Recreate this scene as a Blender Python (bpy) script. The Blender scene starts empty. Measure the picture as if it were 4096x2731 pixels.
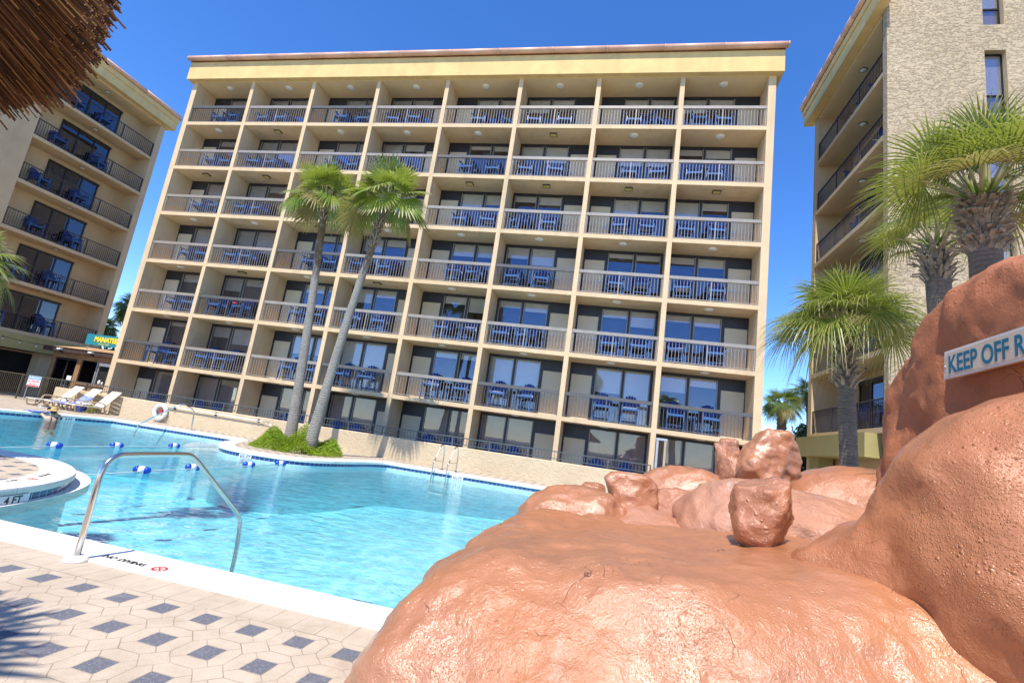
import bpy, math, random
import numpy as np
from mathutils import Vector, Matrix
from mathutils.geometry import tessellate_polygon
R=math.radians; sin=math.sin; cos=math.cos; pi=math.pi
C=bpy.context.scene.collection
random.seed(7)
rng=np.random.default_rng(11)
# ------------------------------------------------------------------ helpers
OFF={}
class MB:
    def __init__(s): s.v=[]; s.f=[]; s.uv=[]; s.sm=[]; s.mi=[]; s.useuv=False
    def face(s,idx,uv=None,sm=False,mi=0):
        s.f.append(idx); s.sm.append(sm); s.mi.append(mi)
        if uv is None: s.uv.extend([(0,0)]*len(idx))
        else: s.uv.extend(uv); s.useuv=True
    def add(s,vs): n=len(s.v); s.v.extend([tuple(map(float,p)) for p in vs]); return n
    def box(s,x0,y0,z0,x1,y1,z1,mi=0):
        if x0>x1: x0,x1=x1,x0
        if y0>y1: y0,y1=y1,y0
        if z0>z1: z0,z1=z1,z0
        n=s.add([(x0,y0,z0),(x1,y0,z0),(x1,y1,z0),(x0,y1,z0),(x0,y0,z1),(x1,y0,z1),(x1,y1,z1),(x0,y1,z1)])
        for q in ((0,3,2,1),(4,5,6,7),(0,1,5,4),(1,2,6,5),(2,3,7,6),(3,0,4,7)): s.face([n+i for i in q],mi=mi)
    def bar(s,a,b,w,h,up=(0,0,1),mi=0):
        # rectangular bar from a to b, w across, h along 'up'
        a=Vector(a); b=Vector(b); d=(b-a).normalized(); u=Vector(up)
        x=d.cross(u)
        if x.length<1e-4: x=d.cross(Vector((0,1,0)))
        x.normalize(); u=x.cross(d).normalized(); x=x*w/2; u=u*h/2
        n=s.add([a-x-u,a+x-u,a+x+u,a-x+u,b-x-u,b+x-u,b+x+u,b-x+u])
        for q in ((0,1,2,3),(7,6,5,4),(4,5,1,0),(5,6,2,1),(6,7,3,2),(7,4,0,3)): s.face([n+i for i in q],mi=mi)
    def tube(s,pts,r,n=8,cap=True,sm=True,mi=0):
        pts=[Vector(p) for p in pts]; rs=r if isinstance(r,(list,tuple)) else [r]*len(pts)
        prev=None; base=len(s.v)
        acc=0
        for i,p in enumerate(pts):
            t=(pts[min(i+1,len(pts)-1)]-pts[max(i-1,0)]).normalized()
            if prev is None:
                a=Vector((0,0,1)) if abs(t.z)<.9 else Vector((1,0,0))
                u=t.cross(a).normalized()
            else:
                u=(prev-t*prev.dot(t)).normalized()
            prev=u; w=t.cross(u)
            for k in range(n):
                an=2*pi*k/n; s.v.append(tuple(p+(u*cos(an)+w*sin(an))*rs[i]))
        for i in range(len(pts)-1):
            for k in range(n):
                k2=(k+1)%n
                s.face([base+i*n+k,base+i*n+k2,base+(i+1)*n+k2,base+(i+1)*n+k],[(k/n,i),((k+1)/n,i),((k+1)/n,i+1),(k/n,i+1)],sm,mi)
        if cap:
            s.face([base+k for k in range(n)][::-1],mi=mi); s.face([base+(len(pts)-1)*n+k for k in range(n)],mi=mi)
    def lathe(s,prof,c=(0,0,0),n=24,sm=True,mi=0,axis='z',cap=True):
        base=len(s.v)
        for (r,z) in prof:
            for k in range(n):
                a=2*pi*k/n
                if axis=='z': s.v.append((c[0]+r*cos(a),c[1]+r*sin(a),c[2]+z))
                elif axis=='y': s.v.append((c[0]+r*cos(a),c[1]+z,c[2]-r*sin(a)))
                else: s.v.append((c[0]+z,c[1]+r*cos(a),c[2]+r*sin(a)))
        for i in range(len(prof)-1):
            for k in range(n):
                k2=(k+1)%n
                s.face([base+i*n+k,base+i*n+k2,base+(i+1)*n+k2,base+(i+1)*n+k],None,sm,mi)
        if cap and prof[0][0]>1e-5: s.face([base+k for k in range(n)][::-1],mi=mi)
        if cap and prof[-1][0]>1e-5: s.face([base+(len(prof)-1)*n+k for k in range(n)],mi=mi)
    def prism(s,poly,z0,z1,mi=0,holes=()):
        tris=tessellate_polygon([[Vector((x,y,0)) for x,y in q] for q in [poly]+list(holes)])
        allp=[p for q in [poly]+list(holes) for p in q]
        n0=s.add([(x,y,z0) for x,y in allp]); n1=s.add([(x,y,z1) for x,y in allp])
        for t in tris:
            a,b,c=t; 
            ar=(allp[b][0]-allp[a][0])*(allp[c][1]-allp[a][1])-(allp[b][1]-allp[a][1])*(allp[c][0]-allp[a][0])
            if ar<0: a,c=c,a
            s.face([n1+a,n1+b,n1+c],mi=mi); s.face([n0+c,n0+b,n0+a],mi=mi)
        k=0
        for q in [poly]+list(holes):
            m=len(q)
            for i in range(m):
                j=(i+1)%m; s.face([n0+k+i,n0+k+j,n1+k+j,n1+k+i],mi=mi)
            k+=m
    def sheet(s,poly,z,holes=()):
        tris=tessellate_polygon([[Vector((x,y,0)) for x,y in q] for q in [poly]+list(holes)])
        allp=[p for q in [poly]+list(holes) for p in q]
        n0=s.add([(x,y,z) for x,y in allp])
        for t in tris:
            a,b,c=t
            ar=(allp[b][0]-allp[a][0])*(allp[c][1]-allp[a][1])-(allp[b][1]-allp[a][1])*(allp[c][0]-allp[a][0])
            if ar<0: a,c=c,a
            s.face([n0+a,n0+b,n0+c])
    def xform(s,M,start=0):
        for i in range(start,len(s.v)): s.v[i]=tuple(M@Vector(s.v[i]))
    def build(s,name,mat,parent=None,bevel=0,smooth=None,sub=0):
        off=OFF.get(parent.name,(0,0,0)) if parent else (0,0,0)
        me=bpy.data.meshes.new(name)
        vs=[(a-off[0],b-off[1],c-off[2]) for a,b,c in s.v] if parent else s.v
        me.from_pydata(vs,[],s.f)
        me.polygons.foreach_set('use_smooth',[bool(smooth) if smooth is not None else b for b in s.sm])
        if s.useuv:
            l=me.uv_layers.new(name='UVMap'); l.data.foreach_set('uv',[c for p in s.uv for c in p])
        for m in (mat if isinstance(mat,(list,tuple)) else [mat]): me.materials.append(m)
        if len(me.materials)>1: me.polygons.foreach_set('material_index',s.mi)
        o=bpy.data.objects.new(name,me); C.objects.link(o)
        if parent: o.parent=parent; OFF[o.name]=off
        if bevel:
            b=o.modifiers.new('b','BEVEL'); b.width=bevel; b.segments=2; b.limit_method='ANGLE'; b.angle_limit=R(40)
        return o
def tag(o,label=None,cat=None,group=None,kind=None):
    if label: o['label']=label
    if cat: o['category']=cat
    if group: o['group']=group
    if kind: o['kind']=kind
    return o
def thing(name,label,cat,loc=(0,0,0),group=None,rz=0):
    o=bpy.data.objects.new(name,None); o.empty_display_size=.2; C.objects.link(o)
    o.location=loc; o.rotation_euler=(0,0,rz); OFF[o.name]=tuple(loc) if not rz else (0,0,0)
    return tag(o,label,cat,group)
def dup(root,loc,rz=0,label=None,group=None,scale=None):
    r=root.copy(); C.objects.link(r); r.location=loc; r.rotation_euler=(0,0,rz)
    if label: r['label']=label
    if group: r['group']=group
    if scale: r.scale=scale
    for ch in list(root.children):
        c=ch.copy(); C.objects.link(c); c.parent=r
        for g in ch.children:
            d=g.copy(); C.objects.link(d); d.parent=c
    return r
def cpart(src,parent,delta):
    # copy of a part (with its sub-parts) moved by delta under the same thing
    c=src.copy(); C.objects.link(c); c.parent=parent; c.location=Vector(src.location)+Vector(delta)
    for g in src.children:
        d=g.copy(); C.objects.link(d); d.parent=c
    return c
# ------------------------------------------------------------------ materials
class G:
    def __init__(s,name):
        s.m=bpy.data.materials.new(name); s.m.use_nodes=True; s.t=s.m.node_tree; s.t.nodes.clear()
        s.out=s.n('ShaderNodeOutputMaterial')
    def n(s,typ,**kw):
        x=s.t.nodes.new(typ)
        for k,v in kw.items(): setattr(x,k,v)
        return x
    def set(s,sock,v):
        if isinstance(v,bpy.types.NodeSocket): s.t.links.new(v,sock)
        elif v is not None:
            if isinstance(v,(tuple,list)) and len(v)==3 and sock.type=='RGBA': v=(*v,1)
            sock.default_value=v
    def math(s,op,a,b=None,c=None,clamp=False):
        x=s.n('ShaderNodeMath',operation=op); x.use_clamp=clamp
        for i,v in enumerate((a,b,c)):
            if v is not None: s.set(x.inputs[i],v)
        return x.outputs[0]
    def mix(s,f,a,b,mode='MIX'):
        x=s.n('ShaderNodeMix',data_type='RGBA',blend_type=mode); x.clamp_factor=True
        s.set(x.inputs[0],f); s.set(x.inputs[6],a); s.set(x.inputs[7],b); return x.outputs[2]
    def coord(s,k='Object'):
        if k=='World': return s.n('ShaderNodeNewGeometry').outputs['Position']
        return s.n('ShaderNodeTexCoord').outputs[k]
    def noise(s,scale,detail=4,rough=.55,co=None,stretch=None,dist=0):
        co=co or s.coord('World')
        if stretch:
            mp=s.n('ShaderNodeMapping'); s.set(mp.inputs['Vector'],co); mp.inputs['Scale'].default_value=stretch; co=mp.outputs[0]
        x=s.n('ShaderNodeTexNoise'); s.set(x.inputs['Vector'],co); x.inputs['Scale'].default_value=scale
        x.inputs['Detail'].default_value=detail; x.inputs['Roughness'].default_value=rough; x.inputs['Distortion'].default_value=dist
        return x.outputs['Fac']
    def vor(s,scale,feature='F1',co=None,out='Distance',rand=1,stretch=None):
        co=co or s.coord('World')
        if stretch:
            mp=s.n('ShaderNodeMapping'); s.set(mp.inputs['Vector'],co); mp.inputs['Scale'].default_value=stretch; co=mp.outputs[0]
        x=s.n('ShaderNodeTexVoronoi',feature=feature); s.set(x.inputs['Vector'],co); x.inputs['Scale'].default_value=scale
        x.inputs['Randomness'].default_value=rand
        return x.outputs[out]
    def ramp(s,f,*stops):
        x=s.n('ShaderNodeValToRGB'); s.set(x.inputs[0],f); e=x.color_ramp.elements
        while len(e)<len(stops): e.new(.5)
        for i,(p,c) in enumerate(stops): e[i].position=p; e[i].color=(*c,1) if not isinstance(c,(int,float)) else (c,c,c,1)
        return x.outputs[0]
    def mr(s,v,a,b,c=0,d=1):
        x=s.n('ShaderNodeMapRange'); x.clamp=True
        for i,q in enumerate((v,a,b,c,d)): s.set(x.inputs[i],q)
        return x.outputs[0]
    def bump(s,h,strength=.5,dist=.02,normal=None):
        x=s.n('ShaderNodeBump'); s.set(x.inputs['Height'],h); x.inputs['Strength'].default_value=strength; x.inputs['Distance'].default_value=dist
        if normal: s.set(x.inputs['Normal'],normal)
        return x.outputs[0]
    def bsdf(s,color,rough=.6,metal=0,normal=None,spec=.5,coat=0,coatr=.1):
        x=s.n('ShaderNodeBsdfPrincipled')
        s.set(x.inputs['Base Color'],color); s.set(x.inputs['Roughness'],rough); s.set(x.inputs['Metallic'],metal)
        s.set(x.inputs['Specular IOR Level'],spec); s.set(x.inputs['Coat Weight'],coat); s.set(x.inputs['Coat Roughness'],coatr)
        if normal:
            s.set(x.inputs['Normal'],normal)
            x.inputs['Coat IOR'].default_value=1.7
            if coat: s.set(x.inputs['Coat Normal'],normal)
        return x.outputs[0]
    def done(s,sh): s.t.links.new(sh,s.out.inputs['Surface']); return s.m
def simple(name,col,rough=.6,metal=0,vary=.12,vs=3,bs=0,bstr=.3,bd=.01,spec=.5,co='World',streak=0):
    g=G(name); c=g.coord(co)
    f=g.noise(vs,5,.6,c)
    a=tuple(max(0,x*(1-vary)) for x in col); b=tuple(min(1,x*(1+vary)) for x in col)
    cc=g.mix(g.mr(f,.3,.7),a,b)
    if streak:
        f2=g.noise(1.0,4,.6,c,stretch=(1.6,1.6,.12)); cc=g.mix(g.math('MULTIPLY',g.mr(f2,.52,.75),streak),cc,tuple(x*.55 for x in col))
    nn=g.bump(g.noise(bs,4,.6,c),bstr,bd) if bs else None
    return g.done(g.bsdf(cc,rough,metal,nn,spec))
M={}
M['stucco']=simple('beige_stucco',(.66,.50,.315),.9,0,.07,1.2,18,.55,.02,.2,streak=.42)
M['stucco_side']=simple('tan_stucco',(.60,.45,.28),.9,0,.07,1.0,14,.6,.03,.2,streak=.12)
M['soffit']=simple('soffit_paint',(.72,.56,.34),.85,0,.05,1.5,10,.2,.01,.2)
M['fascia']=simple('yellow_fascia',(.70,.505,.225),.85,0,.10,1.4,8,.35,.02,.25,streak=.25)
M['band']=simple('olive_band',(.38,.325,.135),.8,0,.06,1.5,8,.3,.02,.25)
M['gutter']=simple('copper_gutter',(.66,.385,.265),.5,0,.15,2,0,spec=.6)
M['rust']=simple('rusty_underside',(.20,.075,.03),.8,0,.5,6)
M['rail']=simple('grey_railing',(.32,.285,.25),.42,.12,.12,3,spec=.5)
M['rail_grey']=simple('dark_grey_railing',(.115,.11,.108),.45,.1,.1,4)
M['rail_dark']=simple('bronze_railing',(.055,.045,.05),.5,.2,.15,5)
M['fence']=simple('olive_bronze_fence',(.12,.105,.075),.5,.25,.15,5)
M['wallfence']=simple('slate_fence',(.10,.115,.115),.45,.3,.1,5)
M['navy']=simple('dark_navy_frame',(.022,.024,.036),.45,0,.2,6)
M['bronze']=simple('dark_bronze_frame',(.022,.018,.018),.4,.2,.2,6)
M['door']=simple('cream_door',(.62,.53,.38),.5,0,.04,2)
M['handle']=simple('brushed_handle',(.6,.6,.6),.3,.9,.05,4)
M['blind']=simple('beige_blind',(.82,.77,.66),.9,0,.05,3)
M['blind_low']=simple('mauve_blind',(.50,.43,.39),.8,0,.08,3)
M['curtain']=simple('sheer_curtain',(.22,.20,.22),.9,0,.35,9)
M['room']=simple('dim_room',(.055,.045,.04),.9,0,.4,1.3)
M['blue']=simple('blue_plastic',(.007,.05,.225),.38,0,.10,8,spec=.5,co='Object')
M['bluelit']=simple('blue_plastic_lit',(.045,.15,.42),.35,0,.08,8,spec=.5,co='Object')  # lighter copy of the chair blue, daylight on front parts put into the colour
M['lightround']=simple('opal_diffuser',(.85,.84,.82),.35,0,.02,3)
M['lightsq']=simple('yellowed_diffuser',(.62,.50,.16),.4,0,.08,3)
M['dark']=simple('black_metal',(.02,.02,.02),.5,.2,.2,5)
M['steel']=simple('brushed_steel',(.62,.60,.57),.22,1,.08,30,60,.08,.002)
M['white']=simple('white_paint',(.80,.80,.78),.5,0,.04,4)
M['cream']=simple('cream_plastic',(.80,.74,.60),.45,0,.05,6)
M['tanplastic']=simple('tan_plastic',(.42,.33,.22),.5,0,.08,6)
M['rockwhite']=simple('worn_white',(.7,.66,.6),.6)
def glass(name,tint,refl,base=.12):
    g=G(name); f=g.n('ShaderNodeLayerWeight'); f.inputs['Blend'].default_value=.35
    fac=g.math('ADD',g.math('MULTIPLY',f.outputs['Fresnel'],.45),base,clamp=True)
    tr=g.n('ShaderNodeBsdfTransparent'); g.set(tr.inputs[0],tint)
    gl=g.n('ShaderNodeBsdfGlossy'); g.set(gl.inputs['Color'],refl); gl.inputs['Roughness'].default_value=.015
    g.set(gl.inputs['Normal'],g.bump(g.noise(.9,2),.02,.05))
    mx=g.n('ShaderNodeMixShader'); g.set(mx.inputs[0],fac); g.t.links.new(tr.outputs[0],mx.inputs[1]); g.t.links.new(gl.outputs[0],mx.inputs[2])
    return g.done(mx.outputs[0])
M['glass']=glass('tinted_glass',(.99,.99,1.0),(.50,.53,.68),.11)
M['glass_low']=glass('low_glass',(.92,.90,.90),(.9,.92,1.0),.03)
M['glass_side']=glass('dark_glass',(.5,.48,.5),(.75,.8,.95),.08)
def m_rough():
    g=G('heavy_knockdown_stucco')
    w=g.n('ShaderNodeNewGeometry').outputs['Position']
    mp=g.n('ShaderNodeMapping'); g.set(mp.inputs['Vector'],w); mp.inputs['Rotation'].default_value=(0,.75,0); mp.inputs['Scale'].default_value=(1,1,2.1)
    a=g.noise(5.0,5,.6,mp.outputs[0],dist=1.1); b=g.noise(26,4,.6,w)
    h=g.math('ADD',g.mr(a,.50,.61),g.math('MULTIPLY',b,.35))
    col=g.mix(g.mr(g.noise(.6,3,.5,w),.35,.7),(.465,.37,.25),(.53,.425,.29))
    return g.done(g.bsdf(col,.9,0,g.bump(h,.9,.04),.2))
M['rough']=m_rough()
def m_wall():
    g=G('trowelled_wall'); w=g.coord('World')
    h=g.math('ADD',g.noise(2.6,5,.6,w,dist=2.5),g.math('MULTIPLY',g.noise(16,4,.6,w),.25))
    col=g.mix(g.mr(g.noise(.8,5,.6,w),.35,.7),(.55,.445,.295),(.63,.52,.355))
    return g.done(g.bsdf(col,.85,0,g.bump(h,.7,.05),.2))
M['poolwall']=m_wall()
def m_pavers():
    g=G('octagon_pavers'); w=g.coord('World'); sp=g.n('ShaderNodeSeparateXYZ'); g.set(sp.inputs[0],w)
    x,y=sp.outputs[0],sp.outputs[1]; m=g.math
    def cell(v,o,p): 
        t=m('DIVIDE',m('SUBTRACT',v,o),p); return t,m('ABSOLUTE',m('SUBTRACT',m('FRACT',m('ADD',t,.5)),.5))
    # slightly wobbly joints
    wob=m('MULTIPLY',m('SUBTRACT',g.noise(9,2,.5,w),.5),.010)
    tx,a=cell(m('ADD',x,wob),-2.2235,.3595); ty,b=cell(m('ADD',y,wob),2.9365,.3875)
    dark=m('MULTIPLY',m('LESS_THAN',a,.202),m('LESS_THAN',b,.197))
    jw=.0085
    s=m('ADD',a,b)
    j1=m('LESS_THAN',m('ABSOLUTE',m('SUBTRACT',s,.71)),jw*1.4)
    j2=m('MULTIPLY',m('GREATER_THAN',a,.5-jw),m('LESS_THAN',b,.21))
    j3=m('MULTIPLY',m('GREATER_THAN',b,.5-jw),m('LESS_THAN',a,.21))
    j4=m('MULTIPLY',m('LESS_THAN',m('ABSOLUTE',m('SUBTRACT',a,b)),jw*1.2),m('MULTIPLY',m('GREATER_THAN',a,.2),m('LESS_THAN',s,.71)))
    j5=m('MULTIPLY',m('LESS_THAN',m('ABSOLUTE',m('SUBTRACT',m('MAXIMUM',a,b),.208)),jw*.8),m('LESS_THAN',m('MINIMUM',a,b),.208))
    jt=m('MAXIMUM',m('MAXIMUM',j1,m('MAXIMUM',j2,j3)),m('MAXIMUM',j4,j5))
    # soldier course beside the near coping
    bd=m('MULTIPLY',m('GREATER_THAN',y,3.47),m('LESS_THAN',y,4.4))
    fx=m('ABSOLUTE',m('SUBTRACT',m('FRACT',m('DIVIDE',m('ADD',x,wob),.205)),.5))
    jb=m('MAXIMUM',m('LESS_THAN',m('ABSOLUTE',m('SUBTRACT',y,3.475)),.004),m('MULTIPLY',bd,m('GREATER_THAN',fx,.482)))
    nb=m('SUBTRACT',1,bd)
    jt=m('MAXIMUM',m('MULTIPLY',jt,nb),jb); dark=m('MULTIPLY',dark,nb)
    wn=g.n('ShaderNodeTexWhiteNoise',noise_dimensions='2D'); cb=g.n('ShaderNodeCombineXYZ')
    g.set(cb.inputs[0],m('FLOOR',m('ADD',tx,m('MULTIPLY',m('GREATER_THAN',a,b),.3)))); g.set(cb.inputs[1],m('FLOOR',ty)); g.set(wn.inputs[0],cb.outputs[0])
    st=g.mr(g.noise(4.5,7,.68,w),.40,.66)
    be=g.mix(st,(.52,.435,.335),(.42,.335,.245))
    be=g.mix(m('MULTIPLY',wn.outputs[0],.45),be,(.57,.485,.385))
    gr=g.noise(150,3,.7,w)
    be=g.mix(g.mr(gr,.56,.68),be,(.27,.215,.165))
    be=g.mix(g.mr(g.noise(1.1,6,.65,w),.5,.72,0,.45),be,(.37,.295,.22))
    dk=g.mix(g.mr(g.noise(60,6,.75,w),.52,.68),(.125,.13,.155),(.31,.315,.335))
    dk=g.mix(g.mr(g.noise(7,5,.7,w),.55,.7),dk,(.20,.20,.215))
    col=g.mix(dark,be,dk)
    col=g.mix(m('MULTIPLY',jt,g.mr(g.noise(5,3,.5,w),.3,.6,.15,.75)),col,(.19,.14,.105))
    h=m('ADD',m('MULTIPLY',jt,-1.0),m('MULTIPLY',gr,.35))
    return g.done(g.bsdf(col,.82,0,g.bump(h,.5,.008),.3))
M['pavers']=m_pavers()
def m_coping():
    g=G('white_coping'); w=g.coord('World'); uv=g.coord('UV'); sp=g.n('ShaderNodeSeparateXYZ'); g.set(sp.inputs[0],uv)
    fx=g.math('ABSOLUTE',g.math('SUBTRACT',g.math('FRACT',g.math('DIVIDE',sp.outputs[0],1.55)),.5))
    j=g.math('GREATER_THAN',fx,.4975)
    col=g.mix(g.mr(g.noise(3,6,.65,w),.40,.72),(.84,.82,.76),(.70,.67,.59))
    col=g.mix(g.mr(g.noise(45,4,.7,w),.63,.75),col,(.55,.52,.46))
    col=g.mix(g.math('MULTIPLY',j,.8),col,(.30,.27,.23))
    return g.done(g.bsdf(col,.75,0,g.bump(g.math('SUBTRACT',g.noise(60,4,.6,w),j),.25,.006),.3))
M['coping']=m_coping()
def m_tile():
    g=G('blue_waterline_tile'); uv=g.coord('UV'); sp=g.n('ShaderNodeSeparateXYZ'); g.set(sp.inputs[0],uv)
    t=g.math('DIVIDE',sp.outputs[0],.155); fx=g.math('ABSOLUTE',g.math('SUBTRACT',g.math('FRACT',t),.5))
    wn=g.n('ShaderNodeTexWhiteNoise',noise_dimensions='1D'); g.set(wn.inputs['W'],g.math('FLOOR',t))
    col=g.mix(wn.outputs[0],(.022,.055,.175),(.045,.095,.26)); col=g.mix(g.math('GREATER_THAN',fx,.47),col,(.62,.62,.6))
    return g.done(g.bsdf(col,.18,0,None,.5))
M['tile']=m_tile()
M['ledge']=simple('white_ledge_plaster',(.80,.78,.72),.7,0,.07,4)
M['plaster']=simple('white_plaster',(.74,.84,.86),.8,0,.04,.7,spec=.2)
def m_floor():
    g=G('pool_plaster'); w=g.coord('World')
    col=g.mix(g.mr(g.noise(.35,3,.5,w),.3,.7),(.52,.80,.86),(.60,.85,.90))
    return g.done(g.bsdf(col,.9,0,None,.1))
M['poolfloor']=m_floor()
def m_water():
    g=G('pool_water'); w=g.coord('World')
    # ripple normal
    n1=g.noise(1.6,3,.55,w,stretch=(1,1.9,1),dist=.6); n2=g.noise(6.5,3,.6,w,stretch=(1,1.6,1),dist=.9)
    nb=g.bump(g.math('ADD',n1,g.math('MULTIPLY',n2,.26)),.9,.085)
    # caustic light net painted as a cell pattern into the water's transparent tint
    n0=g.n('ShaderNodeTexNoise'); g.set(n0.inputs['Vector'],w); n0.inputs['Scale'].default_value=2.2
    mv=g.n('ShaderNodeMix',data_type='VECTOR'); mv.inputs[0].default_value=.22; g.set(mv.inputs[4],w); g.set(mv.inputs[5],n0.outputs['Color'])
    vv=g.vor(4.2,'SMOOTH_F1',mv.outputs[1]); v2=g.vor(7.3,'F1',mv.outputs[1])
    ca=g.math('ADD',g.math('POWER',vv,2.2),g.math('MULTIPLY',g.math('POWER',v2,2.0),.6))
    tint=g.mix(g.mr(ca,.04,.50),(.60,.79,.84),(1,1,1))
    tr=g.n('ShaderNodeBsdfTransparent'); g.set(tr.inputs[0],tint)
    gl=g.n('ShaderNodeBsdfGlossy'); gl.inputs['Roughness'].default_value=.03; g.set(gl.inputs['Normal'],nb); g.set(gl.inputs['Color'],(1,1,1))
    fr=g.n('ShaderNodeFresnel'); fr.inputs['IOR'].default_value=1.33; g.set(fr.inputs['Normal'],nb)
    mx=g.n('ShaderNodeMixShader'); g.set(mx.inputs[0],fr.outputs[0]); g.t.links.new(tr.outputs[0],mx.inputs[1]); g.t.links.new(gl.outputs[0],mx.inputs[2])
    va=g.n('ShaderNodeVolumeAbsorption'); g.set(va.inputs['Color'],(.25,.86,.96)); va.inputs['Density'].default_value=.15
    g.t.links.new(va.outputs[0],g.out.inputs['Volume'])
    return g.done(mx.outputs[0])
M['water']=m_water()
def m_rock(name,base,lite,r0=.22,r1=.5,wear=0,bub=1.0,gl_=1.0,fine_=1.0,wr_=.22):
    g=G(name); w=g.coord('World'); m=g.math
    big=g.noise(1.3,4,.55,w,dist=.6)
    mid=g.noise(7,6,.6,w,dist=.4); fine=g.noise(42,5,.65,w)
    # blisters in the paint
    vb=g.vor(27,'F1',w); wn=g.vor(27,'F1',w,'Color'); sc=g.n('ShaderNodeSeparateColor'); g.set(sc.inputs[0],wn)
    bl=m('MULTIPLY',g.mr(vb,.02,.30,1,0),m('MULTIPLY',m('GREATER_THAN',sc.outputs[0],.55),g.mr(g.noise(1.9,3,.5,w),.47,.60)))
    vb2=g.vor(85,'F1',w); bl2=m('MULTIPLY',g.mr(vb2,.05,.35,1,0),g.mr(g.noise(2.6,3,.5,w),.40,.56))
    wr=g.noise(19,5,.6,w,dist=1.6)
    # hairline cracks
    mv=g.n('ShaderNodeMix',data_type='VECTOR'); mv.inputs[0].default_value=.2; g.set(mv.inputs[4],w)
    n0=g.n('ShaderNodeTexNoise'); g.set(n0.inputs['Vector'],w); n0.inputs['Scale'].default_value=5; g.set(mv.inputs[5],n0.outputs['Color'])
    cr=g.vor(5.2,'DISTANCE_TO_EDGE',mv.outputs[1]); ck=m('MULTIPLY',g.mr(cr,.002,.007,1,0),g.mr(g.noise(2.9,4,.6,w),.56,.66))
    h=m('ADD',m('ADD',m('MULTIPLY',mid,.9),m('ADD',m('MULTIPLY',m('ADD',m('MULTIPLY',fine,1.3*fine_),m('MULTIPLY',g.noise(105,3,.6,w),.8*fine_)),g.mr(g.noise(1.7,3,.5,w),.38,.62,.45,1.15)),m('MULTIPLY',wr,wr_))),m('ADD',m('MULTIPLY',bl,.40*bub),m('ADD',m('MULTIPLY',bl2,.16*bub),m('MULTIPLY',ck,-.35))))
    col=g.mix(g.mr(big,.33,.68),base,lite)
    col=g.mix(g.mr(g.noise(3.3,6,.7,w),.56,.75,0,.45),col,tuple(c*.72 for c in base))
    col=g.mix(m('MULTIPLY',ck,.8),col,(.11,.04,.025))
    if wear:
        f=m('MULTIPLY',g.mr(g.noise(3.1,7,.72,w,dist=.6),.60,.66),wear); col=g.mix(f,col,(.62,.53,.47))
    ro=g.mr(g.noise(2.4,5,.6,w),.3,.7,r0,r1)
    return g.done(g.bsdf(col,ro,0,g.bump(h,.75,.026),.5,g.math('MULTIPLY',g.mr(g.noise(1.25,3,.5,w),.36,.56,.25,1.0),gl_),g.mr(fine,.35,.65,.14,.25)))
M['rock']=m_rock('glossy_terracotta_paint',(.40,.158,.066),(.455,.194,.086),.32,.44,fine_=.21,wr_=.24,wear=.14)
M['rock_mound']=m_rock('satin_terracotta_paint',(.40,.152,.064),(.455,.187,.084),.26,.42,bub=2.3,gl_=.3,fine_=.30,wr_=.0)
M['rock_dark']=m_rock('matt_terracotta_paint',(.38,.130,.054),(.43,.16,.072),.45,.65,bub=.8,gl_=0,fine_=.5,wr_=.1)
M['rock_pale']=m_rock('faded_terracotta_paint',(.46,.20,.11),(.52,.255,.155),.28,.5,wear=.6,gl_=.6,fine_=.6,wr_=.1)
M['rock_orange']=m_rock('orange_terracotta_paint',(.40,.155,.070),(.46,.19,.09),.16,.36,bub=1.5,fine_=.6)
def m_leaf(name,c0,c1,tip,trans=.35,rough=.35):
    g=G(name); ge=g.n('ShaderNodeNewGeometry'); r=ge.outputs['Random Per Island']
    uv=g.coord('UV'); sp=g.n('ShaderNodeSeparateXYZ'); g.set(sp.inputs[0],uv)
    col=g.mix(r,c0,c1)
    col=g.mix(g.mr(g.noise(1.5,3,.5),.35,.7,0,.5),col,c1)
    tt=g.math('ADD',sp.outputs[1],g.math('MULTIPLY',g.math('SUBTRACT',r,.5),.35))
    col=g.mix(g.mr(tt,.70,1.05,0,.85),col,tip)
    d=g.bsdf(col,rough,0,None,.45)
    tl=g.n('ShaderNodeBsdfTranslucent'); g.set(tl.inputs[0],g.mix(.5,col,(.35,.42,.04)))
    mx=g.n('ShaderNodeMixShader'); mx.inputs[0].default_value=trans; g.t.links.new(d,mx.inputs[1]); g.t.links.new(tl.outputs[0],mx.inputs[2])
    return g.done(mx.outputs[0])
M['frond']=m_leaf('fan_palm_leaf',(.12,.205,.025),(.27,.33,.055),(.52,.46,.24),.38,.28)
M['frond2']=m_leaf('cabbage_palm_leaf',(.13,.19,.028),(.30,.335,.075),(.56,.49,.27),.4,.28)
M['frond3']=m_leaf('far_palm_leaf',(.08,.16,.04),(.16,.23,.07),(.35,.32,.15))
M['dryleaf']=m_leaf('dry_palm_leaf',(.22,.19,.06),(.36,.28,.12),(.45,.33,.17))
M['fern']=m_leaf('asparagus_fern',(.17,.30,.012),(.34,.46,.03),(.42,.48,.06),.3,.5)
M['treeleaf']=m_leaf('tree_leaf',(.025,.06,.014),(.07,.13,.025),(.10,.17,.03),.25,.5)
M['hedge']=m_leaf('hedge_leaf',(.06,.12,.02),(.12,.19,.035),(.16,.2,.05),.25,.5)
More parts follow.
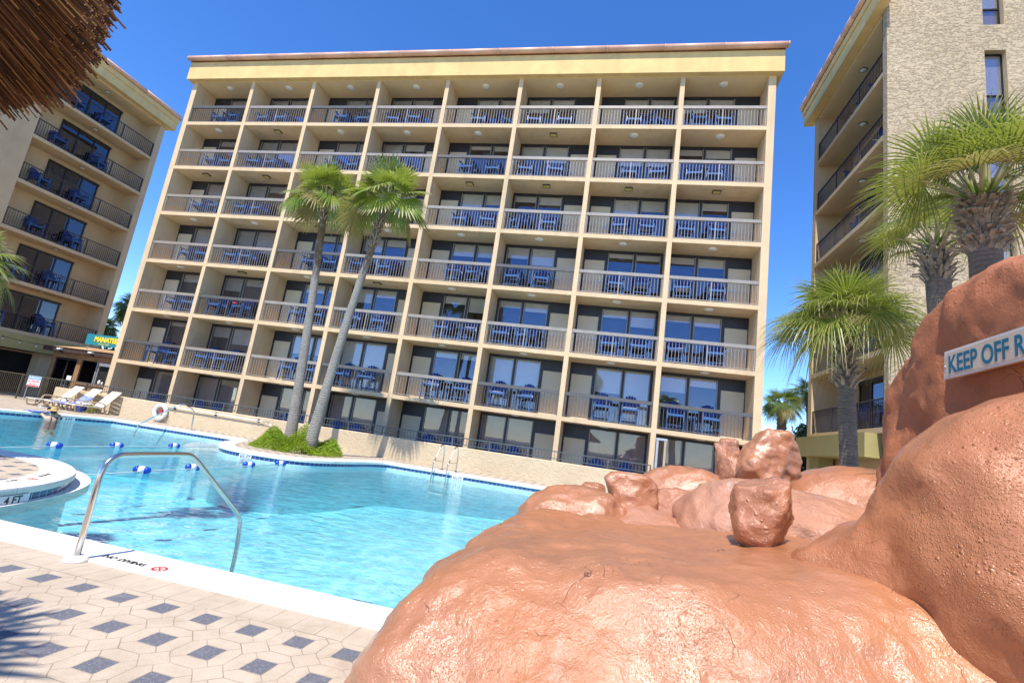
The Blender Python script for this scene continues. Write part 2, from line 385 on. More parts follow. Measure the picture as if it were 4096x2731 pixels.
def m_trunk(name,a,b,ring,brown=None):
    g=G(name); c=g.coord('Object'); m=g.math
    sp=g.n('ShaderNodeSeparateXYZ'); g.set(sp.inputs[0],c)
    z=m('ADD',sp.outputs[2],m('MULTIPLY',g.noise(3,3,.5,c),.10))
    rg=m('ABSOLUTE',m('SUBTRACT',m('FRACT',m('DIVIDE',z,ring)),.5))
    fb=g.noise(9,5,.65,c,stretch=(1,1,5))
    col=g.mix(g.mr(fb,.3,.7),a,b); col=g.mix(g.mr(rg,.34,.5,0,.35),col,tuple(x*.45 for x in a))
    col=g.mix(g.mr(g.noise(1.6,5,.65,c),.5,.7,0,.5),col,tuple(x*.6 for x in a))
    if brown:
        f=m('MULTIPLY',g.mr(m('ADD',sp.outputs[2],m('MULTIPLY',g.noise(2.2,4,.6,c),1.6)),brown,brown+1.1),g.mr(g.noise(4.5,4,.65,c),.30,.52)); col=g.mix(f,col,(.22,.135,.08))
    return g.done(g.bsdf(col,.9,0,g.bump(m('ADD',m('MULTIPLY',rg,-1),m('MULTIPLY',fb,1.4)),.9,.04),.15))
M['trunk_grey']=m_trunk('grey_ringed_trunk',(.27,.24,.21),(.43,.39,.35),.075,7.2)
M['trunk_dark']=m_trunk('dark_ringed_trunk',(.185,.15,.12),(.32,.27,.22),.06)
M['boot']=simple('dead_leaf_bases',(.30,.245,.19),.9,0,.55,9,30,.4,.01,.2,co='Object')
M['bark']=simple('brown_bark',(.09,.06,.04),.9,0,.3,8,20,.5,.02,.2)
def m_thatch():
    g=G('thatch_reed'); r=g.n('ShaderNodeNewGeometry').outputs['Random Per Island']
    c=g.ramp(r,(0,(.04,.018,.008)),(.45,(.13,.058,.02)),(.8,(.27,.135,.045)),(1,(.50,.30,.12)))
    return g.done(g.bsdf(c,.55,0,None,.4))
M['thatch']=m_thatch()
M['reedend']=simple('cut_reed_end',(.66,.44,.20),.7,0,.3,40)
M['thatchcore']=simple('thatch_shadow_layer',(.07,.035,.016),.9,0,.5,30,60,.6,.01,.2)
M['hoop']=simple('weathered_hoop',(.42,.38,.32),.8,0,.1,8)
M['ground']=simple('sandy_ground',(.30,.29,.20),.95,0,.3,.4,6,.4,.03,.1)
M['patio']=simple('patio_concrete',(.38,.33,.27),.9,0,.15,1.5)
M['asphalt']=simple('asphalt',(.06,.06,.062),.9,0,.2,3)
M['skin']=simple('fair_skin',(.60,.36,.26),.55,0,.06,10)
M['straw']=simple('straw',(.52,.36,.14),.8,0,.2,60,90,.5,.004)
M['hatband']=simple('green_hat_band',(.17,.19,.07),.8)
M['navycloth']=simple('navy_swimsuit',(.012,.016,.04),.7)
M['towel']=simple('blue_white_towel',(.20,.26,.66),.95,0,.5,7,60,.5,.006)
M['coolerblue']=simple('blue_cooler',(.035,.075,.36),.4)
M['limebag']=simple('lime_bag',(.42,.42,.03),.6)
M['magenta']=simple('magenta_cloth',(.65,.015,.10),.8)
M['teal']=simple('teal_sign',(.02,.235,.30),.5,0,.05,2)
M['yellow']=simple('yellow_lettering',(.88,.72,.03),.5,0,.02,2)
M['signteal']=simple('teal_lettering',(.008,.16,.26),.5,0,.12,8)
def m_linen():
    g=G('weathered_sign_board'); w=g.coord('Object'); 
    f=g.noise(20,5,.7,w,stretch=(40,40,.8)); col=g.mix(g.mr(f,.3,.7),(.56,.46,.33),(.70,.60,.46))
    col=g.mix(g.mr(g.noise(9,5,.7,w),.58,.7,0,.5),col,(.38,.30,.24))
    return g.done(g.bsdf(col,.6))
M['linen']=m_linen()
M['red']=simple('red_print',(.60,.02,.035),.5,0,.03)
M['printblue']=simple('blue_print',(.03,.28,.58),.5,0,.03)
M['black']=simple('black_print',(.02,.02,.025),.5,0,.1)
M['signwhite']=simple('white_enamel',(.80,.80,.82),.4,0,.02)
M['wood']=simple('brown_timber',(.30,.17,.085),.75,0,.25,3,20,.3,.01,.3)
M['wooddark']=simple('dark_timber',(.055,.034,.030),.7,0,.25,3)
M['cedar']=simple('cedar_shingle',(.55,.33,.16),.8,0,.2,4)
M['void']=simple('unlit_interior',(.012,.012,.014),.9,0,.5,1)
M['floatblue']=simple('float_blue',(.005,.06,.45),.25)
M['rope']=simple('pale_rope',(.55,.60,.62),.8,0,.2,40)
M['carwhite']=simple('white_car_paint',(.75,.77,.78),.2,0,.02)
M['carblue']=simple('dark_blue_car_paint',(.015,.03,.09),.2,0,.05)
M['rubber']=simple('rubber',(.02,.02,.02),.8)
M['galv']=simple('galvanised_steel',(.55,.57,.58),.4,.6,.08,4)
M['bulb']=simple('clear_bulb',(.75,.75,.72),.15)
def text(name,s,size,mat,parent,origin,right,up,depth=.004,align='LEFT',sx=1.0,bold=0):
    cu=bpy.data.curves.new(name,'FONT'); cu.body=s; cu.size=size; cu.extrude=depth; cu.align_x=align; cu.offset=bold; cu.resolution_u=4
    o=bpy.data.objects.new(name+'_t',cu); C.objects.link(o)
    bpy.context.view_layer.update()
    me=bpy.data.meshes.new_from_object(o.evaluated_get(bpy.context.evaluated_depsgraph_get()))
    bpy.data.objects.remove(o); bpy.data.curves.remove(cu)
    me.name=name; me.materials.clear(); me.materials.append(mat)
    r=Vector(right).normalized(); u=Vector(up).normalized(); n=r.cross(u)
    off=Vector(OFF.get(parent.name,(0,0,0))); ori=Vector(origin)-off
    for v in me.vertices: v.co=ori+r*(v.co.x*sx)+u*v.co.y+n*v.co.z
    ob=bpy.data.objects.new(name,me); C.objects.link(ob); ob.parent=parent; OFF[ob.name]=tuple(off)
    return ob
# ------------------------------------------------------------------ world, sun, camera
sc=bpy.context.scene
W=bpy.data.worlds.new('World'); sc.world=W; W.use_nodes=True
nt=W.node_tree; bg=nt.nodes['Background']; sky=nt.nodes.new('ShaderNodeTexSky'); sky.sky_type='NISHITA'; sky.sun_disc=False
sky.sun_elevation=R(60); sky.sun_rotation=math.atan2(-.18,-.98)%(2*pi); sky.altitude=1500; sky.air_density=1.0; sky.dust_density=.0; sky.ozone_density=4.0
hs=nt.nodes.new('ShaderNodeHueSaturation'); hs.inputs['Saturation'].default_value=1.24; hs.inputs['Hue'].default_value=.509; hs.inputs['Value'].default_value=1.0; nt.links.new(sky.outputs[0],hs.inputs['Color']); nt.links.new(hs.outputs[0],bg.inputs[0]); bg.inputs[1].default_value=.15
sl=bpy.data.lights.new('sun','SUN'); sl.energy=3.35; sl.angle=R(.53); sl.color=(1,.925,.80)
so=bpy.data.objects.new('sun',sl); C.objects.link(so)
so.rotation_euler=Vector((.0903,.4917,-.866)).to_track_quat('-Z','Y').to_euler()
yaw,pit,rol=.2134,.1907,.1415
f_=Vector((-sin(yaw)*cos(pit),cos(yaw)*cos(pit),sin(pit))); r0=Vector((cos(yaw),sin(yaw),0)); u0=r0.cross(f_)
rr=cos(rol)*r0+sin(rol)*u0; uu=-sin(rol)*r0+cos(rol)*u0
cd=bpy.data.cameras.new('camera'); co=bpy.data.objects.new('camera',cd); C.objects.link(co)
cd.sensor_width=36; cd.lens=36*1994.05/4096; cd.clip_end=3000; cd.clip_start=.05
co.matrix_world=Matrix(((rr.x,uu.x,-f_.x,0),(rr.y,uu.y,-f_.y,0),(rr.z,uu.z,-f_.z,1.5),(0,0,0,1)))
sc.camera=co
sc.view_settings.view_transform='Standard'; sc.view_settings.look='None'; sc.view_settings.exposure=1.02
sc.render.resolution_x=1024; sc.render.resolution_y=682
try:
    sc.cycles.transparent_max_bounces=24; sc.cycles.max_bounces=8; sc.cycles.caustics_reflective=False; sc.cycles.caustics_refractive=False
except Exception: pass
# ------------------------------------------------------------------ pool outline
def cr(pts,n=4):
    out=[]
    for i in range(len(pts)-1):
        p0=pts[max(i-1,0)];p1=pts[i];p2=pts[i+1];p3=pts[min(i+2,len(pts)-1)]
        for k in range(n):
            t=k/n; out.append(tuple(.5*((2*p1[j])+(-p0[j]+p2[j])*t+(2*p0[j]-5*p1[j]+4*p2[j]-p3[j])*t*t+(-p0[j]+3*p1[j]-3*p2[j]+p3[j])*t**3) for j in range(len(p1))))
    out.append(tuple(pts[-1])); return out
IC=(-10.15,4.65); IR=2.9
arc=[(IC[0]+IR*cos(R(a)),IC[1]+IR*sin(R(a))) for a in range(172,1,-6)]
right=cr([(-.75,4.23),(-.3,5.2),(.15,7),(.2,10),(-.2,14),(-.9,17.85)],4)
pen=cr([(-7.9,17.85),(-8.2,17.1),(-8.4,16.05),(-8.75,14.75),(-9.25,14.08),(-9.95,13.84),(-10.75,13.83),(-11.6,14.03),(-12.3,14.5),(-13.0,15.4),(-13.6,16.5),(-14.1,17.4),(-14.6,17.72)],3)
NOSE=[(-23.,4.23),(-13.2,4.23),(-13.05,4.5)]+arc+[(-7.15,4.34),(-6.9,4.23)]+right+pen+[(-17,17.6),(-20.05,17.42),(-21.05,14.0),(-22.4,9.2)]
def area(p): return sum(p[i][0]*p[(i+1)%len(p)][1]-p[(i+1)%len(p)][0]*p[i][1] for i in range(len(p)))/2
if area(NOSE)<0: NOSE=NOSE[::-1]
def dens(p,m=.5):
    o=[]
    for i in range(len(p)):
        a=p[i]; b=p[(i+1)%len(p)]; L=math.dist(a,b); k=max(1,int(L/m))
        o+=[(a[0]+(b[0]-a[0])*j/k,a[1]+(b[1]-a[1])*j/k) for j in range(k)]
    return o
NOSE=dens(NOSE)
def offs(p,d):
    o=[]
    n=len(p)
    for i in range(n):
        a=Vector(p[i-1]); b=Vector(p[i]); c=Vector(p[(i+1)%n]); d1=(b-a).normalized(); d2=(c-b).normalized()
        n1=Vector((d1.y,-d1.x)); n2=Vector((d2.y,-d2.x)); m=(n1+n2)
        m=m.normalized() if m.length>1e-6 else n1; k=min(1.6,1/max(.5,m.dot(n1)))
        q=b+m*d*k; o.append((q.x,q.y))
    return o
ARC=[0]
for i in range(len(NOSE)): ARC.append(ARC[-1]+math.dist(NOSE[i],NOSE[(i+1)%len(NOSE)]))
def strip(mb,loopA,za,loopB,zb,sm=True):
    n=len(loopA); base=mb.add([(x,y,za) for x,y in loopA]); b2=mb.add([(x,y,zb) for x,y in loopB])
    for i in range(n):
        j=(i+1)%n
        mb.face([base+i,base+j,b2+j,b2+i],[(ARC[i],0),(ARC[i+1],0),(ARC[i+1],1),(ARC[i],1)],sm)
# deck
mb=MB(); mb.sheet([(-45,-15),(14,-15),(14,19.72),(-26.3,19.72),(-26.3,30),(-45,30)],0,[offs(NOSE,.2)[::-1]])
tag(mb.build('pool_deck',M['pavers']),kind='structure')
mb=MB(); mb.sheet([(-26.3,19.72),(40,19.72),(40,26.5),(-26.3,26.5)],-.2); tag(mb.build('patio',M['patio']),kind='structure')
mb=MB(); mb.sheet([(-700,-500),(700,-500),(700,900),(-700,900)],-.32,[[(-24,2),(-24,18.5),(2,18.5),(2,2)]]); tag(mb.build('ground',M['ground']),kind='structure')
mb=MB(); mb.sheet([(-60,29.6),(60,29.6),(60,36),(-60,36)],-.30); tag(mb.build('road',M['asphalt']),kind='structure')
# coping, tile, shell
mb=MB(); prof=[(.455,.0),(.45,.012),(.03,.014),(.008,.002),(0,-.02),(0,-.07),(.012,-.088),(.035,-.092)]
lo=[offs(NOSE,d) for d,_ in prof]
for i in range(len(prof)-1): strip(mb,lo[i+1],prof[i+1][1],lo[i],prof[i][1])
tag(mb.build('pool_coping',M['coping']),kind='structure')
mb=MB(); a=offs(NOSE,.03); strip(mb,a,-.185,a,-.08); tag(mb.build('waterline_tiles',M['tile']),kind='structure')
def fz(x,y): return -1.12+.055*min(0,x)
mb=MB(); n=len(a); b1=mb.add([(x,y,-.185) for x,y in a]); b2=mb.add([(x,y,fz(x,y)) for x,y in a])
for i in range(n):
    j=(i+1)%n; mb.face([b2+i,b2+j,b1+j,b1+i],sm=True)
tris=tessellate_polygon([[Vector((x,y,0)) for x,y in a]])
for t in tris:
    p,q,r=t; ar=(a[q][0]-a[p][0])*(a[r][1]-a[p][1])-(a[q][1]-a[p][1])*(a[r][0]-a[p][0])
    if ar<0: p,r=r,p
    mb.face([b2+p,b2+q,b2+r])
tag(mb.build('pool_shell',M['poolfloor']),kind='structure')
mb=MB()
for i,(zt,w) in enumerate(((-.34,.42),(-.62,.84),(-.90,1.26))): mb.box(-5.3,4.28,-1.6-.01*i,-1.2,4.24+w,zt)
tag(mb.build('pool_steps',M['plaster'],bevel=.02),kind='structure')
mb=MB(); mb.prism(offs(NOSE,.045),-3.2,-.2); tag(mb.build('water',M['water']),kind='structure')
# white ledge rings just under the surface
mb=MB(); o=cr([(-7.12,4.5),(-7.22,5.15),(-7.40,5.68),(-7.70,6.33),(-8.06,6.87),(-8.56,7.38),(-9.3,7.82),(-9.95,7.98),(-11.2,8.0)],3); i_=[(IC[0]+2.86*cos(R(t)),IC[1]+2.86*sin(R(t))) for t in range(0,106,5)]
mb.prism(o+i_[::-1],-.32,-.190); tag(mb.build('pool_ledge',M['ledge'],bevel=.015),kind='structure')
mb=MB(); q=[(-12.6,14.9),(-13.3,15.9),(-13.8,16.9),(-14.3,17.5),(-15.2,17.4),(-14.9,16.2),(-14.1,15.0),(-13.2,14.4)]
mb.prism(cr(q+[q[0]],3)[:-1],-1.9,-.26); tag(mb.build('pool_ledge',M['plaster']),kind='structure')
# ------------------------------------------------------------------ chair prototype (faces -y)
def make_chair(name,label,loc,group,tall=True):
    t=thing(name,label,'deck chair',(0,0,0),group)
    k=1 if tall else .55
    sz=.70*k if tall else .36
    b=MB()
    for i in range(5): b.bar((-.29,-.27+i*.115,sz+.045-.022*i),(.29,-.27+i*.115,sz+.045-.022*i),.1,.022)
    b.build('seat',M['blue'],t)
    b=MB(); b.box(-.31,-.345,sz-.03,.31,-.32,sz+.06); b.build('seat_apron',M['bluelit'],t)
    b=MB(); n=6
    for i in range(n):
        s=(i-(n-1)/2)/((n-1)/2); x0=s*.235; x1=s*.30; top=.70-.16*s*s
        b.bar((x0,.20,sz-.02),(x1,.20+.32*top/.7,sz-.02+top),.093,.02,up=(0,-1,.4))
    b.bar((-.30,.275,sz+.15),(.30,.275,sz+.15),.03,.07); b.bar((-.31,.42,sz+.42),(.31,.42,sz+.42),.03,.07)
    b.build('backrest',M['blue'],t)
    az=sz+.26
    for s in (-1,1):
        b=MB(); b.bar((s*.36,-.40,az),(s*.36,.42,az-.01),.13,.026,mi=0); b.build('armrest',M['blue'],t)
    for s in (-1,1):
        b=MB(); b.bar((s*.345,-.40,0),(s*.33,-.29,az-.013),.035,.10,up=(0,1,0)); b.build('front_leg',M['bluelit'],t)
        b=MB(); b.bar((s*.345,.44,0),(s*.325,.26,az-.02),.03,.10,up=(0,1,0)); b.build('back_leg',M['blue'],t)
    for s in (-1,1):
        b=MB(); b.bar((s*.305,-.33,sz),(s*.305,.33,sz-.10),.03,.10); b.build('side_rail',M['blue'],t)
    if tall:
        b=MB(); b.bar((-.33,-.40,.27),(.33,-.40,.27),.09,.024); b.build('footrest',M['bluelit'],t)
        b=MB(); b.bar((-.33,.40,.2),(.33,.40,.2),.03,.07); b.build('back_brace',M['blue'],t)
    t.location=loc
    return t
chair0=None
def chair(loc,rz,label,group):
    global chair0
    if chair0 is None:
        chair0=make_chair('deck_chair',label,loc,group); chair0.rotation_euler=(0,0,rz); return chair0
    return dup(chair0,loc,rz,label,group)
ORD=['first','second','third','fourth','fifth','sixth','seventh','eighth']
FLR={1:'top-floor',2:'sixth-floor',3:'fifth-floor',4:'fourth-floor',5:'third-floor',6:'second-floor',7:'ground-floor'}
# ------------------------------------------------------------------ main hotel block
XF=[i*3.994-26.159 for i in range(9)]; FY=21.914; BY=23.32
SK={k:19.752-2.85*k for k in range(1,7)}
def flo(k): return SK[k]+.095 if k<7 else -.2
def cei(k): return SK[k-1]-.095 if k>1 else 19.62
H=thing('hotel','seven-storey beige hotel block with a grid of eight recessed balcony columns','hotel building',(XF[0],FY,0))
b=MB()
for i in range(9):
    w=.165 if i in (0,8) else .108
    b.box(XF[i]-w,FY,-.3,XF[i]+w,24.2,19.70)
b.build('dividing_wall',M['stucco'],H)
for k in range(1,7):
    b=MB()
    for i in range(8): b.box(XF[i]+.09,FY+.006,SK[k]-.095,XF[i+1]-.09,24.2,SK[k]+.095)
    b.build('balcony_slab',M['stucco'],H)
b=MB(); b.box(XF[0]-.16,FY+.004,19.62,XF[8]+.16,30,19.95); b.build('soffit',M['soffit'],H)
b=MB(); b.box(XF[0]-.163,24.21,-.3,XF[8]+.163,31,19.6); b.build('rear_wall',M['stucco'],H)
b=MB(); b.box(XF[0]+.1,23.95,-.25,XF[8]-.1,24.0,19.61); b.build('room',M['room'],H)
b=MB(); x0=XF[0]-.42; x1=XF[8]+.42; yf=FY-.30
b.box(x0,yf,19.64,x1,31.3,20.78); b.build('fascia',M['fascia'],H)
b=MB(); b.box(x0-.02,yf-.02,20.76,x1+.02,yf+.2,20.80); 
b.build('fascia_trim',M['rust'],H)
b=MB(); pr=[(.14*cos(R(t)),.14*sin(R(t))) for t in range(0,361,24)]
for j in range(12):
    xa=x0-.1+(x1-x0+.2)*j/12; xb=x0-.1+(x1-x0+.2)*(j+1)/12-.012
    b.tube([(xa,yf-.12,20.93),(xb,yf-.12,20.93)],.145,14)
    b.tube([(xb-.02,yf-.12,20.93),(xb+.03,yf-.12,20.93)],.152,14)
g_=b.build('gutter',M['gutter'],H)
b=MB(); b.box(x0,yf-.02,20.80,x1,31.3,21.06); b.build('roof_edge',M['rust'],g_)
WW=3.994-.216
def mk_window(k,i,even,low):
    xb=XF[i]+.108; z=flo(k); ht=cei(k)-z
    X=(lambda u:xb+u) if even else (lambda u:xb+WW-u)
    gl=MB()
    for a,c in ((1.22,2.40),(2.52,3.66)): gl.box(X(a),BY+.045,z+.10,X(c),BY+.055,z+ht-.13)
    win=gl.build('window',M['glass_low' if low else 'glass'],H)
    f=MB()
    f.box(xb+.002,BY,z+ht-.12,xb+WW-.002,BY+.10,z+ht-.002)
    for a,c in ((.002,.085),(1.06,1.20),(2.41,2.51),(3.67,WW-.002)): f.box(X(a),BY-.004,z+.003,X(c),BY+.098,z+ht-.121)
    for a,c in ((1.201,2.409),(2.511,3.669)): f.box(X(a),BY+.006,z+.003,X(c),BY+.09,z+.09)
    f.build('frame',M['navy'],win)
    f=MB()   # slim lighter sash inside
    for a,c in ((1.201,2.409),(2.511,3.669)):
        f.box(X(a),BY+.012,z+.092,X(a+.04),BY+.06,z+ht-.122); f.box(X(c-.04),BY+.012,z+.092,X(c),BY+.06,z+ht-.122)
    f.build('sash',M['rail'],win)
    return win,X,z,ht
wins={}
BL=[(.62,.62),(.42,.30),(.30,.30),(.85,.55),(.95,.95),(.36,.72),(.2,.26),(1.25,2.3)]
def blind(win,X,z,ht,ds,mat):
    b=MB()
    for (a,c),d in zip(((1.25,2.36),(2.56,3.62)),ds): b.box(X(a),BY+.11,z+max(.1,ht-.14-d),X(c),BY+.116,z+ht-.125)
    b.build('blind',mat,win)
def mk_door(k,i,even):
    xb=XF[i]+.108; z=flo(k); ht=cei(k)-z
    X=(lambda u:xb+u) if even else (lambda u:xb+WW-u)
    b=MB(); b.box(X(.09),BY+.03,z+.01,X(1.055),BY+.08,z+2.12); d=b.build('door',M['door'],H)
    b=MB(); b.box(X(.94),BY+.018,z+1.0,X(.99),BY+.03,z+1.06); b.bar((X(.965),BY-.03,z+1.03),(X(.83),BY-.03,z+1.03),.02,.025); b.bar((X(.965),BY+.02,z+1.03),(X(.965),BY-.035,z+1.03),.02,.02)
    for hz in (.25,1.1,1.9): b.box(X(.082),BY+.01,z+hz,X(.10),BY+.035,z+hz+.1)
    b.build('handle',M['handle'],d)
    b=MB(); b.box(X(.086),BY+.012,z+2.125,X(1.058),BY+.09,z+ht-.122); b.build('transom_panel',M['navy'],H)
DARKR={(1,0),(1,2),(2,4),(3,3),(4,5),(4,2),(5,1),(6,0),(6,3),(6,5),(6,6),(6,7)}
def mk_rail(k,i):
    x0=XF[i]+(.17 if i==0 else .112); x1=XF[i+1]-(.17 if i==7 else .112); z=flo(k); y=FY+.10
    b=MB()
    for x in (x0+.03,(x0+x1)/2-.05,x1-.03): b.box(x-.025,y-.025,z,x+.025,y+.025,z+.955)
    b.box(x0+.06,y-.02,z+.055,x1-.06,y+.02,z+.085)
    n=26
    for j in range(n):
        x=x0+.09+(x1-x0-.18)*j/(n-1); b.box(x-.010,y-.010,z+.085,x+.010,y+.010,z+.955)
    m_=M['rail_grey'] if (k,i) in DARKR else M['rail']
    r=b.build('railing',m_,H)
    b=MB(); b.box(x0,y-.045,z+.955,x1,y+.045,z+1.10); b.build('top_rail',m_,r)
    return r
SQ={(2,1),(2,5),(3,0),(3,1),(3,4),(3,5),(3,6),(3,7),(5,1),(5,3),(4,2)}
b=MB(); 
for k in range(1,8):
    for i in range(8):
        even=i%2==0
        low=k==7
        win,X,z,ht=mk_window(k,i,even,low)
        ds=(2.4,2.4) if low else BL[(i*3+k*5+(i*k)%4)%len(BL)]
        if k==6 and i==6: ds=(1.1,2.4)
        if k==6 and i==3: ds=(2.4,2.4)
        blind(win,X,z,ht,ds,M['blind_low' if low else 'blind'])
        mk_door(k,i,even)
        cx=XF[i]+1.95; cy=FY+.54; cz=cei(k)
        if k==1 or k>=2:
            l=MB()
            if (k,i) in SQ: l.box(cx-.16,cy-.13,cz-.05,cx+.16,cy+.13,cz+.01)
            else: l.lathe([(.0,-.04),(.15,-.034),(.20,-.014),(.205,.01)],(cx,cy,cz),20)
            lo_=l.build('ceiling_light',M['lightsq'] if (k,i) in SQ else M['lightround'],H)
            if (k,i) in SQ:
                l=MB()
                for q in ((-.18,-.15,.18,-.131),(-.18,.131,.18,.15),(-.18,-.13,-.161,.13),(.161,-.13,.18,.13)): l.box(cx+q[0],cy+q[1],cz-.06,cx+q[2],cy+q[3],cz+.01)
                l.build('lamp_frame',M['dark'],lo_)
        if k<7: mk_rail(k,i)
        # two chairs behind every railing
        cr_=random.Random(k*31+i)
        if even: us=(1.72+cr_.uniform(-.18,.12),2.95+cr_.uniform(-.2,.2))
        else: us=(.72+cr_.uniform(-.15,.2),1.95+cr_.uniform(-.3,.35))
        for s,u in enumerate(us):
            rz=cr_.uniform(-.12,.12)
            if (k,i,s) in ((1,6,1),(1,4,1)): rz=.8
            if (k,i,s) in ((3,5,0),(5,5,1)): rz=-.6
            chair((XF[i]+.1+u,FY+.74+cr_.uniform(-.06,.14),z),rz,f"{['left','right'][s]} blue high deck chair, {FLR[k]} {'patio' if k==7 else 'balcony'}, {ORD[i]} column from left",'blue deck chairs on the hotel balconies')
def side_table(loc,label):
    t=thing('side_table',label,'table',loc,'small blue tables on the balconies'); x,y,z=loc
    b=MB()
    for q in range(5): b.box(x-.22,y-.22+q*.09,z+.66,x+.22,y-.14+q*.09,z+.685)
    b.build('table_top',M['blue'],t)
    for sx in (-1,1):
        for sy in (-1,1):
            b=MB(); b.box(x+sx*.18-.02,y+sy*.18-.02,z,x+sx*.18+.02,y+sy*.18+.02,z+.66); b.build('leg',M['blue'],t)
for k,i in ((4,1),(6,2),(5,5),(6,4),(3,7),(2,3),(6,7)):
    side_table((XF[i]+.1+(2.45 if i%2==0 else 1.42),FY+.95,flo(k)),f"small blue slatted table between the chairs, {FLR[k]} balcony, {ORD[i]} column from left")
# pink cloth left on a chair
b=MB(); b.lathe([(0,-.05),(.10,-.04),(.13,.02),(.07,.07),(0,.09)],(0,0,0),10)
o=b.build('bag',M['magenta']); o.location=(XF[1]+2.05,FY+.45,flo(5)+.86); tag(o,'small magenta bag on a blue chair, third-floor balcony, second column','bag')
# rooftop downpipe bracket
# ------------------------------------------------------------------ side wings
def wing(sgn,name,label,xf,y0,y1,near):
    # balcony face at x=xf looking towards the pool; sgn=+1: building lies at larger x
    T=thing(name,label,'hotel building',(xf,y0,0))
    xb=xf+sgn*1.35
    zs=[3.7+2.85*n for n in range(6)]
    b=MB(); b.box(xf+sgn*.02,y1,-.4,xf+sgn*12,y1+.42,20.9); b.build('end_wall',M['stucco_side'],T)
    b=MB(); b.box(xb,y0+.32,2.5,xf+sgn*11.9,y1-.003,20.62); b.build('balcony_wall',M['stucco_side'],T)
    for n in range(6):
        b=MB(); b.box(xf-sgn*.0,y0+(.31 if near else .0),zs[n]-.2,xb+sgn*.02,y1-.002,zs[n]); b.build('balcony_slab',M['stucco_side'],T)
    b=MB(); b.box(xf+sgn*.03,y0+(.325 if near else -15),20.6,xf+sgn*11.95,y1+.41,20.72); b.build('soffit',M['soffit'],T)
    # roof band
    ya=y0-(.55 if near else 16); yb=y1+.85; xo=xf-sgn*.42
    b=MB(); b.box(xo,ya,20.70,xf-sgn*.004,yb,21.65)
    b.box(xf-sgn*.003,y0+(.33 if near else -16),20.73,xf+sgn*12.5,yb-.002,21.64); b.build('fascia',M['fascia'],T)
    b=MB(); b.box(xo-sgn*.07,ya-.02,21.3,xo-sgn*.002,yb+.05,21.66); b.build('fascia_trim',M['fascia'],T)
    b=MB(); L=yb-ya
    for j in range(8): b.tube([(xo-sgn*.12,ya+L*j/8,21.80),(xo-sgn*.12,ya+L*(j+1)/8-.015,21.80)],.15,12)
    b.tube([(xo,yb+.12,21.80),(xf+sgn*12.5,yb+.12,21.80)],.15,12); g=b.build('gutter',M['gutter'],T)
    b=MB(); b.box(xo-sgn*.1,ya,21.655,xf-sgn*.01,yb+.1,21.70); b.box(xf-sgn*.011,y0+(.4 if near else -15),21.66,xf+sgn*12.4,yb+.09,21.69); b.build('roof_edge',M['rust'],g)
    ym=(y0+y1)/2
    for n in range(6):
        z=zs[n]
        # railing along the slab edge
        b=MB(); xr=xf+sgn*.09; ra=y0+(.34 if near else .04); rb=y1-.05
        for y in (ra,ra+(rb-ra)*.33,ra+(rb-ra)*.67,rb): b.box(xr-.025,y-.025,z,xr+.025,y+.025,z+1.06)
        b.box(xr-.02,ra,z+.07,xr+.02,rb,z+.10)
        m=54
        for j in range(m): 
            y=ra+(rb-ra)*(j+.5)/m; b.box(xr-.009,y-.009,z+.10,xr+.009,y+.009,z+1.02)
        r=b.build('railing',M['rail_dark'],T)
        b=MB(); b.box(xr-.03,ra-.02,z+1.02,xr+.03,rb+.02,z+1.065); b.build('top_rail',M['rail_dark'],r)
        # three-panel sliding window
        wa,wb=(y0+1.95,y0+5.1); x=xb
        b=MB()
        for j in range(3): b.box(x-sgn*.03,wa+.08+j*1.03,z+.1,x-sgn*.035,wa+.08+j*1.03+.95,z+2.2)
        w=b.build('window',M['glass_side'],T)
        b=MB()
        for j in range(4): b.box(x-sgn*.006,wa+j*1.03-.0,z+.002,x-sgn*.07,wa+j*1.03+.085,z+2.22)
        b.box(x-sgn*.006,wa-.002,z+2.221,x-sgn*.075,wb+.075,z+2.38)
        for j in range(3): b.box(x-sgn*.006,wa+.086+j*1.03,z+.002,x-sgn*.065,wa+1.029+j*1.03,z+.09)
        b.build('frame',M['bronze'],w)
        b=MB()
        for j in range(3):
            if (n+j)%4!=1: 
                for q in range(9): b.box(x-sgn*.004,wa+.1+j*1.03+q*.102,z+.1,x-sgn*(.012+.006*(q%2)),wa+.1+j*1.03+q*.102+.1,z+2.2)
            else: b.box(x-sgn*.003,wa+.1+j*1.03,z+.1,x-sgn*.006,wa+1.02+j*1.03,z+2.2,1)
        b.build('curtain',[M['curtain'],M['room']],w)
        b=MB(); b.lathe([(0,-.05),(.13,-.045),(.15,-.02),(.15,0)],(xf+sgn*.62,ym-.1,z+2.65),16); l=b.build('ceiling_light',M['lightround'],T)
        b=MB(); b.lathe([(.152,-.03),(.17,-.03),(.17,.001),(.152,.001)],(xf+sgn*.62,ym-.1,z+2.65),16); b.build('lamp_frame',M['dark'],l)
    # pairs of chairs
    for n in range(6):
        ry=-sgn*pi/2
        side='left' if sgn<0 else 'right'
        for s,y in enumerate((y0+1.5+.25*(n%3),y0+4.3-.5*(n%2))):
            if sgn>0 and n not in (0,1,4,5,3,2): continue
            chair((xf+sgn*.82,y,zs[n]),ry+ (.25 if (n+s)%2 else -.15),f"{['near','far'][s]} blue high deck chair on {side} wing balcony, {ORD[n]} level from bottom",f'blue deck chairs on the {side} wing balconies')
    return T,zs
TL,zl=wing(-1,'hotel','tan hotel wing at left, balconies facing right, behind the thatch umbrella',-34.8,20.45,27.45,False)
b=MB(); b.box(-34.82,3,3.2,-46,20.45,20.62); b.build('side_wall',M['stucco_side'],TL)
b=MB(); b.box(-34.55,3,2.62,-35.0,28.0,3.49); b.build('olive_beam',M['band'],TL)
